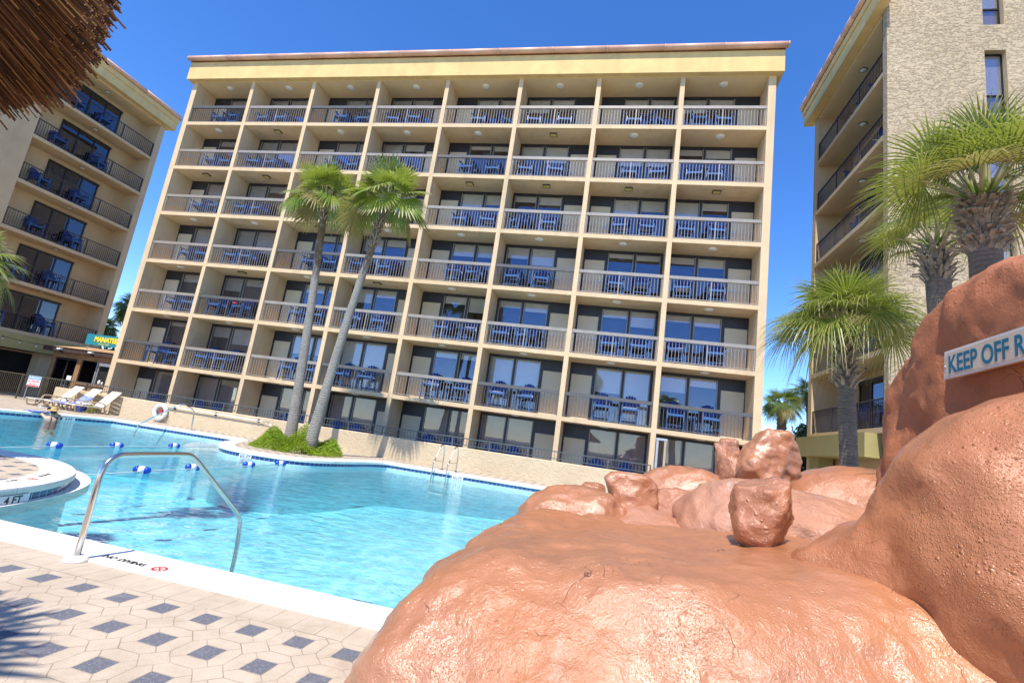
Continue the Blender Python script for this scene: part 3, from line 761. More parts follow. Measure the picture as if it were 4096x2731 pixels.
b=MB(); b.box(-37.2,3,-.3,-37.0,28,2.8); b.build('dark_opening',M['void'],TL)
b=MB(); b.box(-37.0,3,2.60,-34.85,27.4,2.64); b.build('arcade_ceiling',M['void'],TL)
b=MB(); b.box(-35.6,24.6,-.3,-35.0,25.3,2.6); b.build('column',M['stucco_side'],TL)
TR,zr=wing(1,'hotel','tan hotel wing at right with a rough stucco end wall and side balconies',9.31,19.4,26.33,True)
b=MB()
# rough end wall with window openings
wz=[(4.4,7.15),(8.22,10.97),(12.02,14.77),(15.83,18.58),(19.72,22.47)]; wx0,wx1=12.62,13.36
b.box(9.31,19.4,-.4,wx0,19.72,24.5); b.box(wx1,19.4,-.4,30,19.72,24.5)
prev=-.4
for a,c in wz: b.box(wx0-.002,19.401,prev,wx1+.002,19.719,a); prev=c
b.box(wx0-.002,19.401,prev,wx1+.002,19.719,24.5)
b.build('end_wall',M['rough'],TR)
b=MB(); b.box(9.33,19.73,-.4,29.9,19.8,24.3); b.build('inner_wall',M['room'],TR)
for a,c in wz:
    g=MB(); g.box(wx0,19.645,a,wx1,19.65,c); w=g.build('window',M['glass'],TR)
    g=MB()
    for q in ((wx0,a,wx0+.05,c),(wx1-.05,a,wx1,c),(wx0+.05,a,wx1-.05,a+.05),(wx0+.05,c-.05,wx1-.05,c),(wx0+.05,(a*2+c)/3-.03,wx1-.05,(a*2+c)/3+.03)): g.box(q[0],19.62,q[1],q[2],19.67,q[3])
    g.build('frame',M['bronze'],w)
    g=MB(); g.box(wx0,19.69,a+.9,wx1,19.695,c); g.build('blind',M['blind'],w)
    g=MB(); g.box(wx0-.003,19.41,a-.001,wx0+.012,19.64,c); g.box(wx1-.012,19.41,a-.001,wx1+.003,19.64,c); g.build('reveal',M['stucco'],w)
b=MB(); b.box(8.92,20.2,2.62,9.9,27.0,3.49); b.build('olive_beam',M['band'],TR)
b=MB(); b.box(9.35,25.4,-.4,9.95,26.32,2.62); b.build('column',M['band'],TR)
b=MB(); b.box(10.1,19.8,-.4,10.3,26.32,2.75); b.build('ground_wall',M['stucco_side'],TR)
b=MB(); b.box(10.06,21.2,-.2,10.098,22.6,2.0); b.build('dark_opening',M['void'],TR)
# ------------------------------------------------------------------ pool wall and fences
b=MB(); b.box(-26.5,19.70,-.35,6.4,19.96,.885); w=b.build('pool_wall',M['poolwall'],bevel=.03)
tag(w,'low beige trowelled stucco wall between the pool deck and the ground-floor patios','wall')
T=thing('fence','dark slate railing with short pickets on top of the low beige wall','fence',(-26.4,19.83,.88))
b=MB(); b.box(-26.4,19.80,1.235,1.62,19.86,1.275); b.box(-26.4,19.81,.965,1.62,19.85,.995)
b.build('rail',M['wallfence'],T)
b=MB(); x=-26.3
while x<1.6: b.box(x-.009,19.822,.995,x+.009,19.838,1.235); x+=.128
b.build('pickets',M['wallfence'],T)
x=-26.37
while x<1.7:
    b=MB(); b.box(x-.025,19.805,.88,x+.025,19.855,1.234); b.build('post',M['wallfence'],T); x+=1.555
T=thing('fence','tall bronze picket fence behind the loungers with a warning sign on it','fence',(-34,20.3,0))
b=MB(); b.box(-34,20.275,1.22,-26.95,20.325,1.265); b.box(-34,20.28,.09,-26.95,20.32,.125); b.build('rail',M['fence'],T)
b=MB(); x=-33.95
while x<-27: b.box(x-.010,20.29,.125,x+.010,20.31,1.22); x+=.128
b.build('pickets',M['fence'],T)
for x in (-33.97,-31.4,-29.55,-28.15,-26.98):
    b=MB(); b.box(x-.03,20.27,0,x+.03,20.33,1.29); b.build('post',M['fence'],T)
b=MB(); b.box(-26.80,20.27,0,-26.74,20.33,1.26); b.bar((-26.95,20.3,1.0),(-26.8,20.3,1.0),.02,.04); b.build('gate_latch_post',M['fence'],T)
T=thing('warning_sign','white sign with blue heading WARNING fixed to the bronze fence','sign',(-28.6,20.2,.97))
b=MB(); b.box(-29.02,20.205,.70,-28.19,20.215,1.24); b.build('board',M['signwhite'],T,bevel=.004)
b=MB(); b.box(-29.0,20.201,1.06,-28.21,20.2045,1.225); b.build('heading_panel',M['printblue'],T)
b=MB(); b.box(-29.0,20.201,.715,-28.21,20.2045,.775); b.build('red_stripe',M['red'],T)
text('lettering','WARNING',.165,M['signwhite'],T,(-28.605,20.20,1.085),(1,0,0),(0,0,1),.001,'CENTER',.93,.003)
text('lettering','NO LIFEGUARD',.125,M['red'],T,(-28.605,20.203,.93),(1,0,0),(0,0,1),.001,'CENTER',.86,.003)
text('lettering','ON DUTY',.125,M['red'],T,(-28.605,20.203,.80),(1,0,0),(0,0,1),.001,'CENTER',.9,.003)
b=MB(); b.box(-28.97,20.225,0,-28.93,20.24,1.2); b.build('stake',M['galv'],T)
# metal frame at the wall end
T=thing('metal_frame','slim silver metal frame standing by the low wall behind the rocks','metal frame',(1.9,19.4,0))
b=MB(); b.box(1.72,19.36,0,1.80,19.44,2.20); b.build('upright',M['galv'],T)
b=MB(); b.box(2.0,19.36,0,2.08,19.44,2.20); b.build('upright',M['tanplastic'],T)
b=MB(); b.box(1.70,19.35,2.201,2.10,19.45,2.28); b.build('cross_bar',M['galv'],T)
# ------------------------------------------------------------------ bar hut
T=thing('bar_hut','small brown timber bar hut with a shallow cedar roof and teal sign','hut',(-32.5,23.5,0))
y=23.5
b=MB(); b.box(-32.5,y+.12,-.05,-26.5,27,2.75); b.build('wall',M['wooddark'],T)
b=MB(); 
for a,c in ((-32.5,-32.22),(-30.62,-30.30),(-28.2,-27.9),(-26.8,-26.5)): b.box(a,y,-.05,c,y+.119,2.50)
b.box(-32.5,y-.005,2.501,-26.5,y+.119,2.80); b.box(-30.29,y-.06,1.10,-28.21,y+.119,1.24); b.box(-30.29,y+.02,-.05,-28.21,y+.118,1.099)
b.build('timber_frame',M['wood'],T)
b=MB(); b.box(-32.9,y-.35,2.80,-26.3,y-.29,3.06); b.box(-32.9,y-.289,2.80,-32.84,27,3.06); fb=b.build('eave_board',M['wooddark'],T)
b=MB(); n=b.add([(-32.95,y-.40,3.07),(-26.2,y-.40,3.07),(-26.2,y+1.6,3.36),(-32.2,y+1.6,3.36),(-32.95,27.2,3.07),(-26.2,27.2,3.07)])
b.face([n,n+1,n+2,n+3]); b.face([n,n+3,n+4]); b.face([n+3,n+2,n+5,n+4]); b.face([n,n+4,n+5,n+1]); b.build('roof',M['cedar'],T)
for x in (-31.56,-29.29):
    b=MB(); b.box(x-.14,y-.52,2.90,x+.14,y-.36,2.99); b.bar((x+.05,y-.43,2.9),(x+.1,y-.30,2.72),.06,.09,mi=1); b.build('flood_lamp',[M['white'],M['dark']],T,bevel=.015)
b=MB(); b.box(-32.2,y+.06,.0,-31.35,y+.075,2.45); b.box(-31.30,y+.04,0,-30.64,y+.055,2.45); d=b.build('door',M['glass_side'],T)
b=MB(); 
for q in ((-32.215,-32.14),(-31.38,-31.28),(-30.70,-30.625)): b.box(q[0],y+.03,0,q[1],y+.09,2.49)
b.box(-32.139,y+.03,2.38,-31.381,y+.09,2.488); b.box(-31.279,y+.03,2.38,-30.701,y+.09,2.488); b.build('frame',M['dark'],d)
b=MB(); b.box(-31.05,y+.02,1.25,-30.72,y+.028,1.5); b.build('notice',M['signwhite'],d)
b=MB(); b.box(-30.28,y+.06,1.26,-29.20,y+.07,2.48); wn_=b.build('window',M['glass_side'],T)
b=MB(); b.box(-29.20,y+.03,1.245,-29.12,y+.09,2.49); b.box(-29.06,y+.03,1.245,-28.99,y+.09,2.49); b.build('frame',M['galv'],wn_)
b=MB(); b.box(-28.98,y+.10,1.24,-28.2,y+.11,2.3); b.build('open_hatch',M['void'],T)
b=MB(); b.box(-28.99,y-.02,2.28,-28.22,y,2.46); b.build('menu_strip',M['blind'],T)
T=thing('sign_board','long teal rooftop sign with bulging yellow letters above the bar hut','sign',(-30.45,23.5,3.45))
b=MB(); b.box(-30.47,23.50,3.44,-26.6,23.56,4.07); b.build('board',M['teal'],T)
text('lettering','MANATEES',.40,M['yellow'],T,(-29.86,23.485,3.66),(1,0,0),(0,0,1),.006,'LEFT',.92,.018)
text('lettering','SINCE 1991',.13,M['yellow'],T,(-29.5,23.49,3.49),(1,0,0),(0,0,1),.004,'LEFT',1.25,.0)
b=MB(); b.box(-30.35,23.57,3.1,-30.30,23.61,3.9); b.box(-27.0,23.57,3.1,-26.95,23.61,3.9); b.build('support_leg',M['galv'],T)
for i,(px,pz,r_,h_) in enumerate(((-28.62,1.245,.075,.24),(-28.40,1.245,.05,.16))):
    b=MB(); b.lathe([(r_,0),(r_,h_*.7),(r_*.5,h_*.85),(r_*.5,h_)],(px,23.47,pz),12)
    tag(b.build('bottle',M['white']),['white pump bottle on the bar hut counter','small pale jar beside the pump bottle on the hut counter'][i],'bottle')
# string lights
def caten(a,b_,sag,n=14): return [tuple(a[j]+(b_[j]-a[j])*t-(sag*4*t*(1-t) if j==2 else 0) for j in range(3)) for t in [i/n for i in range(n+1)]]
T=thing('string_lights','dark cable of bare bulbs strung from the hut eave past the left wing','string lights',(-32.8,23.2,3.05))
pts=caten((-37.5,20.2,3.75),(-32.8,23.15,3.02),.10)
b=MB(); b.tube(pts,.012,5); b.build('cable',M['dark'],T)
for t in (2,4,5,7,9,11,13):
    p=pts[t]; b=MB(); b.lathe([(.022,0),(.022,-.07),(.02,-.08)],p,8,mi=0); b.lathe([(.02,-.08),(.042,-.12),(.036,-.165),(.0,-.185)],p,8,mi=1); b.build('bulb',[M['dark'],M['bulb']],T)
# ------------------------------------------------------------------ loungers
def lounger():
    t=thing('sun_lounger','cream plastic sun lounger at far left of the row of three by the wall','sun lounger',(0,0,0),'cream sun loungers in front of the low wall')
    W_=.30
    b=MB(); n=9   # seat deck along +y, foot at y=0
    for i in range(n): b.bar((-W_,.06+i*.125,.30-.006*i),(W_,.06+i*.125,.30-.006*i),.10,.022)
    b.build('seat',M['cream'],t,bevel=.006)
    b=MB(); a=Vector((0,1.15,.30)); d=Vector((0,.60,.72)).normalized(); nrm=Vector((0,-d.z,d.y))
    for i in range(9):
        c=a+d*(.05+i*.098); b.bar(c+Vector((-W_+.03,0,0)),c+Vector((W_-.03,0,0)),.078,.022,up=nrm)
    for s in (-1,1): b.bar(a+Vector((s*(W_-.01),0,0)),a+d*.93+Vector((s*(W_-.01),0,0)),.06,.03,up=nrm)
    b.bar(a+d*.93+Vector((-W_-.02,0,0)),a+d*.93+Vector((W_+.02,0,0)),.10,.035,up=nrm)
    b.build('backrest',M['cream'],t,bevel=.008)
    for s in (-1,1):
        b=MB(); b.bar((s*W_,-.02,.30),(s*W_,1.25,.285),.055,.05); b.build('side_rail',M['cream'],t,bevel=.012)
        for q in ([(.02,.29),(.06,.10),(.14,.02),(.34,.02),(.52,.10),(.62,.27)],[(.66,.28),(.72,.10),(.82,.02),(.95,.02)],[(1.2,.28),(1.32,.06),(1.45,.02),(1.62,.03),(1.75,.14)]):
            b=MB(); b.tube(cr([(s*W_,y,z) for y,z in q],3),.028,8); b.build('leg',M['tanplastic'],t)
        b=MB(); b.tube(cr([(s*(W_+.02),.55,.30),(s*(W_+.03),.62,.45),(s*(W_+.03),.75,.50),(s*(W_+.03),1.05,.48),(s*(W_+.03),1.2,.40),(s*(W_+.02),1.22,.28)],3),.026,8); b.build('armrest',M['tanplastic'],t)
    for s in (-1,1):
        b=MB(); b.bar((s*.24,1.62,.05),(s*.24,1.55,.62),.04,.03); b.build('prop',M['tanplastic'],t)
    return t
L0=lounger(); L0.location=(-25.0,17.75,.001); L0.rotation_euler=(0,0,-.12)
dup(L0,(-23.98,17.78,.001),-.12,'cream plastic sun lounger in the middle of the row, draped with a blue towel')
dup(L0,(-22.93,17.85,.001),-.12,'cream plastic sun lounger nearest the life ring, nothing lying on it')
def cloth(name,mat,nx,ny,fn,label):
    b=MB(); n0=b.add([fn(i/nx,j/ny) for j in range(ny+1) for i in range(nx+1)])
    for j in range(ny):
        for i in range(nx): b.face([n0+j*(nx+1)+i,n0+j*(nx+1)+i+1,n0+(j+1)*(nx+1)+i+1,n0+(j+1)*(nx+1)+i],sm=True)
    o=b.build(name,mat); s=o.modifiers.new('s','SOLIDIFY'); s.thickness=.014; return tag(o,label,name)
def on_l(lx,ly,lz,base=(-23.98,17.78),a=-.12): return (base[0]+lx*cos(a)-ly*sin(a),base[1]+lx*sin(a)+ly*cos(a),lz)
cloth('towel',M['towel'],14,24,lambda u,v:on_l((u-.5)*.74,.2+v*1.25,.345-(.10*max(0,abs(u-.5)-.40)*10)+(.0 if v<.72 else (v-.72)*1.3)+.012*sin(9*u+14*v)),'blue and white beach towel draped over the middle lounger')
T=thing('cooler','blue cooler box with white lid on the paving between two loungers','cooler',(-23.25,18.75,0))
b=MB(); b.box(-23.55,18.55,.01,-23.0,18.9,.33); b.build('box',M['coolerblue'],T,bevel=.02)
b=MB(); b.box(-23.57,18.53,.331,-22.98,18.92,.40); b.build('lid',M['white'],T,bevel=.02)
b=MB(); b.tube([(-23.5,18.53,.28),(-23.4,18.50,.25),(-23.15,18.50,.25),(-23.05,18.53,.28)],.012,6); b.build('handle',M['white'],T)
b=MB(); b.box(-22.96,18.62,.005,-22.80,18.88,.30); b.box(-22.93,18.66,.30,-22.92,18.84,.36); tag(b.build('beach_bag',M['limebag'],bevel=.02),'lime green bag standing right of the blue cooler','bag')
for i,(x,y) in enumerate(((-24.05,17.55),(-23.88,17.5))):
    b=MB(); b.lathe([(.0,0),(.05,.005),(.055,.02),(.05,.035),(0,.04)],(0,0,0),12); b.bar((-.03,.0,.04),(0,-.04,.075),.015,.01); b.bar((.03,0,.04),(0,-.04,.075),.015,.01)
    o=b.build('sandal',M['white']); o.location=(x,y,.001); o.scale=(1,2.2,1); tag(o,['white sandal under the foot of the middle lounger, left one of the pair','white sandal under the foot of the middle lounger, right one of the pair'][i],'sandal','white sandals')
# ------------------------------------------------------------------ pool metalwork
T=thing('handrail','large stainless steel pool handrail in the foreground, bent over the water','handrail',(-4.25,3.73,0))
p=[(-4.25,3.73,0),(-4.25,3.73,.70),(-4.25,3.76,.80),(-4.25,3.84,.86),(-4.25,3.96,.875),(-4.25,4.55,.875),(-4.25,4.66,.86),(-4.25,4.78,.79),(-4.24,5.50,.23),(-4.24,5.60,.13),(-4.24,5.66,.02),(-4.24,5.70,-.30),(-4.24,5.70,-.62)]
b=MB(); b.tube([p[0],p[1]]+cr(p[1:6],5)[1:]+cr(p[5:8],5)[1:]+cr(p[7:],4)[1:],.0245,16); b.build('tube',M['steel'],T)
b=MB(); b.lathe([(.026,.045),(.055,.042),(.085,.02),(.09,.006),(.09,.0)],(-4.25,3.73,.002),24); b.build('escutcheon',M['white'],T)
def rail2(name,label,pts,r,parent=None):
    b=MB(); b.tube(cr(pts,4),r,10); o=b.build(name,M['steel'],parent)
    return o
T=thing('pool_ladder','pair of stainless ladder rails at the far pool edge before the low wall','ladder',(-5.7,18.5,0))
for x in (-6.05,-5.5):
    b=MB(); b.tube(cr([(x+.06,18.52,0),(x+.06,18.5,.55),(x+.05,18.40,.86),(x+.02,18.28,.92),(x,18.15,.84),(x-.02,17.86,.42),(x-.03,17.72,.28),(x-.03,17.70,.0),(x-.03,17.70,-1.0)],4),.024,10); b.build('rail',M['steel'],T)
    b=MB(); b.bar((x+.06,18.5,.33),(x-.02,17.78,.33),.03,.03); b.build('cross_tube',M['steel'],T)
    b=MB(); b.lathe([(.026,.03),(.06,.026),(.07,.0)],(x+.06,18.52,.014),16); b.build('escutcheon',M['steel'],T)
b=MB(); b.box(-6.08,17.62,-.5,-5.53,17.74,-.46); b.box(-6.08,17.62,-.8,-5.53,17.74,-.76); b.build('tread',M['white'],T)
T=thing('stair_rail','dark steel stair rail entering the water in front of the life ring','handrail',(-17,18,0))
b=MB(); b.tube(cr([(-16.95,18.25,0),(-16.97,18.2,.62),(-17.0,18.14,.80),(-17.05,17.9,.93),(-17.2,17.55,.93),(-18.0,16.95,.12),(-18.08,16.85,-.02),(-18.1,16.8,-.5)],5),.028,10); b.build('tube',M['steel'],T)
b=MB(); b.lathe([(.03,.03),(.06,.026),(.07,0)],(-16.95,18.25,.014),16); b.build('escutcheon',M['steel'],T)
T=thing('life_ring','white life ring with grab rope hung on the low beige wall','life ring',(-20.06,19.6,.47))
b=MB(); q=[(.30+.085*cos(R(t)),.085*sin(R(t))) for t in range(0,361,30)]; b.lathe(q,(-20.06,19.59,.47),28,axis='y',cap=False); b.build('ring',M['white'],T)
b=MB(); b.tube([(-20.06+.40*cos(R(t))+(.03*cos(4*R(t))),19.53,.47+.40*sin(R(t))) for t in range(0,361,12)],.012,6); b.build('grab_rope',M['rope'],T)
b=MB(); b.box(-20.12,19.60,.40,-20.0,19.69,.56); b.build('bracket',M['red'],T)
T=thing('reach_pole','long white rescue pole with a shepherd crook hung along the low wall','pole',(-17.3,19.6,.74))
b=MB(); b.tube([(-19.9,19.62,.77),(-14.75,19.62,.72)],.026,8); b.build('shaft',M['white'],T)
b=MB(); b.tube(cr([(-14.75,19.62,.72),(-14.45,19.6,.70),(-14.25,19.58,.55),(-14.22,19.58,.25),(-14.35,19.58,.02)],5),.012,6); b.build('crook',M['steel'],T)
b=MB()
for x in (-19.4,-17.2,-15.0): b.box(x-.02,19.60,.66,x+.02,19.70,.80)
b.build('hook',M['dark'],T)
# float lines
def floatline(pts,fl,label,ln):
    b=MB(); b.tube(pts,.011,5)
    tag(b.build('float_rope',M['rope']),label,'rope')
    for i,(x,y) in enumerate(fl):
        ad=Vector((pts[-1][0]-pts[0][0],pts[-1][1]-pts[0][1],0)).normalized()
        t=thing('pool_float',f'blue and white pool float, {ln[i]}','float',(x,y,-.155),'blue and white floats on the pool ropes')
        t.rotation_euler=(0,0,math.atan2(ad.y,ad.x)+pi/2+(i%3-1)*.25+ (1.0 if i%2 else .7)); OFF[t.name]=(0,0,0)
        b=MB(); b.lathe([(.075,-.055),(.078,0),(.075,.055)],(0,0,0),16,axis='x'); b.build('white_band',M['white'],t)
        for s in (-1,1):
            b=MB(); pr=[(.0755,.055),(.074,.09),(.062,.13),(.035,.155),(.0,.16)]; pr=[(r,z*s) for r,z in pr]; 
            b.lathe(pr if s>0 else pr[::-1],(0,0,0),16,axis='x'); b.build('end_cap',M['floatblue'],t)
floatline([(-12.3,7.4,-.19),(-12.75,9.5,-.185),(-12.95,11.6,-.185),(-13.05,13.6,-.185),(-13.25,15.6,-.19)],[(-12.8,9.9),(-12.96,11.6),(-13.05,13.56)],'pale rope of the float line farther from the camera',['largest on the far rope, at far left','middle one on the far rope','smallest on the far rope, nearest the palms'])
floatline([(-9.05,7.4,-.19),(-9.15,8.9,-.185),(-9.3,11.3,-.185),(-9.42,13.85,-.19)],[(-9.16,8.89),(-9.26,10.29),(-9.37,12.3),(-9.4,13.7)],'pale rope of the float line nearer the camera',['on the near rope, nearest to the camera','on the near rope, seen through the handrail bend','on the near rope, third from the camera','on the near rope, touching the planter island'])
# depth markers and no-diving mark
def marker(name,label,pos,right,s,w,h,size):
    r=Vector(right).normalized(); up=Vector((0,0,1)); n=r.cross(up); p=Vector(pos)
    T=thing(name,label,'depth marker',pos); b=MB(); b.bar(p-r*w/2,p+r*w/2,.008,h,up=up); b.build('tile',M['signwhite'],T)
    text('lettering',s,size,M['black'],T,p-up*(size*.36)+n*.005,r,up,.001,'CENTER',1.0,.003)
marker('depth_marker','white 6½ FT depth tile below the palm planter coping',(-10.7,13.795,-.142),(1,.10,0),'6½ FT',.40,.115,.125)
marker('depth_marker','white 4½ FT depth tile beside the pool ladder',(-5.15,17.86,-.142),(1,0,0),'4½ FT',.42,.115,.125)
marker('depth_marker','white 9 FT depth tile next to the bather in the hat',(-20.40,16.0,-.142),(.28,.96,0),'9 FT',.40,.115,.125)
an=R(14.5); marker('depth_marker','white 4 FT depth tile on the round island edge at far left',(IC[0]+2.905*cos(an),IC[1]+2.905*sin(an),-.142),(-sin(an),cos(an),0),'4 FT',.46,.115,.135)
def flat(name,label,s,size,pos,right,up,sym=None):
    T=thing(name,label,'pool marking',pos)
    text('lettering',s,size,M['black'],T,Vector(pos)+Vector((0,0,.001)),right,up,.0008,'LEFT',1.0,.002)
    if sym:
        c=Vector(sym); b=MB(); b.lathe([(.050,0),(.050,.0015),(.062,.0015),(.062,0)],c,28,cap=False); 
        b.bar(c+Vector((-.04,-.04,.001)),c+Vector((.04,.04,.001)),.011,.0014); b.bar(c+Vector((-.04,.04,.0012)),c+Vector((.04,-.04,.0012)),.011,.0014); b.build('ban_symbol',M['red'],T)
flat('no_diving_mark','NO DIVING lettering with a red ban ring on the white coping by the handrail','NO DIVING',.085,(-4.19,3.90,.0145),(1,-.02,0),(0,1,0),(-3.60,3.92,.0155))
a2=R(24); e=Vector((cos(a2),sin(a2),0)); tn=Vector((sin(a2),-cos(a2),0))
flat('depth_marker','4 FT lettering lying on the white island coping','4 FT',.14,(IC[0]+2.62*cos(R(20)),IC[1]+2.62*sin(R(20)),.0145),-tn,-e)
a2=R(34); flat('no_diving_mark','faded NO DIVING lettering with a red ring on the round island coping','NO DIVING',.07,(IC[0]+2.62*cos(a2),IC[1]+2.62*sin(a2),.0145),(-sin(a2),cos(a2),0),(-cos(a2),-sin(a2),0),(IC[0]+2.62*cos(R(29)),IC[1]+2.62*sin(R(29)),.0155))
# ------------------------------------------------------------------ fan palms
def fan_palm(name,label,base,top,r0,r1,crad,nf,seed,leafm,trunkm,boots,cat='palm tree',group=None,droop=.5,elev=(-55,82),nl=30,flare=1.35,fine=1.0,bootlen=.9,join=.45,tilt=1.0,dry=2,bl=1.0):
    rd=random.Random(seed)
    T=thing(name,label,cat,base,group)
    B=Vector(base); P=Vector(top)
    n=22; pts=[];rs=[]
    mid=(B+P)/2+Vector(((P.x-B.x)*.0-(P.x-B.x)*.18,-(P.y-B.y)*.18,0))
    for i in range(n+1):
        t=i/n; q=B*(1-t)**2+mid*2*t*(1-t)+P*t*t; pts.append(q)
        r=r0+(r1-r0)*t; r*=1+(flare-1)*math.exp(-t*9)+rd.uniform(-.015,.015); rs.append(r)
    b=MB(); b.tube(pts,rs,16); tr=b.build('trunk',trunkm,T)
    if boots:
        b=MB(); N=int(boots); d=(pts[-1]-pts[-4]).normalized()
        for i in range(N):
            t=i/N; az=i*2.39996+rd.uniform(-.2,.2); c=P-d*(bootlen*(1-t))+Vector((0,0,.02)); o=Vector((cos(az),sin(az),0))
            rad=r1*(1.0+.10*t); L=rd.uniform(.10,.24)*bl; w=rd.uniform(.026,.046)
            a=c+o*rad*.9; m=a+o*L*.35+Vector((0,0,L*.55)); e=a+o*L*rd.uniform(.7,1.0)+Vector((0,0,L*rd.uniform(.55,.95)))
            b.bar(a,m,w*1.6,.020,up=o); b.bar(m,e,w,.012,up=o)
        b.build('leaf_bases',M['boot'],T)
    b=MB()
    for k in range(nf):
        isdry=1 if k>=nf-dry else 0
        az=k*2.39996+rd.uniform(-.25,.25); t=k/(nf-1)
        el=R(elev[1]+(elev[0]-elev[1])*t**.85+rd.uniform(-8,8))
        Lp=crad*rd.uniform(.42,.56)*(1-.25*(1-t)); Lb=crad*rd.uniform(.50,.62)
        o=Vector((cos(az),sin(az),0)); d=(o*cos(el)+Vector((0,0,sin(el)))).normalized()
        s0=P+o*r1*.5+Vector((0,0,.05+.12*(1-t)))
        pp=[s0+d*Lp*q-Vector((0,0,1))*(.16*Lp*q*q*(1.0 if el<R(60) else .3)) for q in (0,.33,.66,1)]
        b.tube(pp,[.022*fine,.016*fine,.013*fine,.010*fine],5,cap=False)
        ax=(pp[-1]-pp[-2]).normalized(); lat=ax.cross(Vector((0,0,1)))
        if lat.length<.1: lat=Vector((-sin(az),cos(az),0))
        lat.normalize(); nrm=lat.cross(ax).normalized()
        tl=R((18+34*min(1,max(0,(75-math.degrees(el))/75)))*rd.uniform(.6,1.35)*tilt); ax,nrm=(ax*cos(tl)-nrm*sin(tl)),(nrm*cos(tl)+ax*sin(tl)); tw=rd.uniform(-.6,.6); lat,nrm=(lat*cos(tw)+nrm*sin(tw)),(nrm*cos(tw)-lat*sin(tw))
        hub=pp[-1]; dr=droop*rd.uniform(.5,1.5)*(.6+.7*t)
        for j in range(nl):
            th=R(-118+236*(j+.5)/nl)+rd.uniform(-.02,.02); dj=ax*cos(th)+lat*sin(th)
            dj=(dj+nrm*.10*(1-abs(th)/2.1)).normalized()
            L=Lb*(.78+.22*cos(th*.8))*rd.uniform(.90,1.06); wd=(nrm.cross(dj)).normalized()
            cup=rd.uniform(.6,1.4)
            half=L*.5*math.tan(R(236/nl/2))*.86
            prev=None; fold=.35
            for q,wf in ((0,.02),(join*.5,join*1.1),(join,join*2.2),(join+(1-join)*.35,join*1.95),(join+(1-join)*.68,join*1.1),(1.0,.05)):
                dd=max(0,q-join*.85); c=hub+dj*L*q*(1-.22*dd*dr)-Vector((0,0,1))*(dr*cup*1.55*L*dd*dd)-nrm*.0
                hw=half*wf; e1=c-wd*hw; e2=c+wd*hw; c2=c+nrm*hw*fold
                idx=b.add([e1,c2,e2])
                if prev is not None:
                    pq=prev[1]
                    b.face([prev[0],prev[0]+1,idx+1,idx],[(0,pq),(.5,pq),(.5,q),(0,q)],mi=isdry); b.face([prev[0]+1,prev[0]+2,idx+2,idx+1],[(.5,pq),(1,pq),(1,q),(.5,q)],mi=isdry)
                prev=(idx,q)
    b.build('crown',[leafm,M['dryleaf']],T)
    return T
fan_palm('palm_tree','tall grey fan palm in the fern bed, left trunk of the leaning pair',(-11.52,17.05,0),(-12.1,16.75,9.8),.185,.125,1.9,25,3,M['frond'],M['trunk_grey'],70,droop=.34,elev=(-20,88),tilt=.62,dry=4,bootlen=.9,nl=28,join=.52,group='fan palms in the fern bed')
fan_palm('palm_tree','tall grey fan palm leaning right over the fern bed, rough brown upper trunk',(-10.32,16.45,0),(-9.15,16.35,9.6),.18,.12,1.9,26,5,M['frond'],M['trunk_grey'],120,droop=.34,elev=(-20,88),tilt=.62,nl=30,join=.60,group='fan palms in the fern bed',bootlen=1.9)
fan_palm('palm_tree','short cabbage palm beside the right wing, whole crown seen over the rocks',(4.35,10.25,-.2),(4.08,10.05,4.15),.155,.135,1.62,46,8,M['frond2'],M['trunk_dark'],120,droop=.48,elev=(18,86),tilt=.7,nl=40,join=.30,group='cabbage palms by the right wing',bootlen=.95)
fan_palm('palm_tree','cabbage palm with smooth dark trunk, left of the two against the rough wall',(4.75,8.15,-.2),(4.44,7.95,5.05),.165,.15,1.0,20,12,M['frond2'],M['trunk_dark'],60,droop=.36,elev=(25,84),tilt=.5,nl=38,join=.30,group='cabbage palms by the right wing',bootlen=.5)
fan_palm('palm_tree','cabbage palm with a thick boot-covered trunk, right of two against the rough wall',(3.95,6.1,-.2),(3.72,5.85,4.66),.155,.14,1.32,30,21,M['frond2'],M['trunk_dark'],230,droop=.34,elev=(22,86),tilt=.5,nl=40,join=.30,group='cabbage palms by the right wing',bootlen=.55,bl=.75)
fan_palm('palm_tree','low palm on the island, only its frond tips showing at the left edge',(-10.85,5.95,0),(-10.85,5.95,2.9),.16,.15,1.05,34,14,M['frond2'],M['trunk_dark'],50,droop=.5,elev=(-25,80),nl=30)
fan_palm('palm_tree','small distant palm with shaggy trunk in the gap beside the right wing',(8.75,28.6,-.3),(8.7,28.45,5.05),.20,.22,1.25,30,17,M['frond3'],M['trunk_dark'],110,droop=.3,elev=(-25,84),nl=26,join=.35,bootlen=2.2,fine=1.5)
fan_palm('palm_tree','distant palm half hidden by the right wing, fronds reaching into the gap',(10.6,29.5,-.3),(10.35,29.4,5.9),.2,.2,1.5,26,18,M['frond3'],M['trunk_dark'],40,droop=.3,elev=(-20,80),nl=26,join=.35,fine=1.5)
fan_palm('palm_tree','tall distant palm half hidden by the left end of the grid hotel',(-40.6,34.6,-.3),(-40.6,34.4,7.7),.2,.2,1.8,34,19,M['frond3'],M['trunk_dark'],0,droop=.3,elev=(-40,75),nl=22,fine=1.6)
fan_palm('palm_tree','short distant palm above the teal sign between the two hotel buildings',(-42.5,34.0,-.3),(-42.5,33.9,5.7),.2,.2,1.5,34,20,M['frond3'],M['trunk_dark'],0,droop=.35,elev=(-40,75),nl=22,fine=1.6)
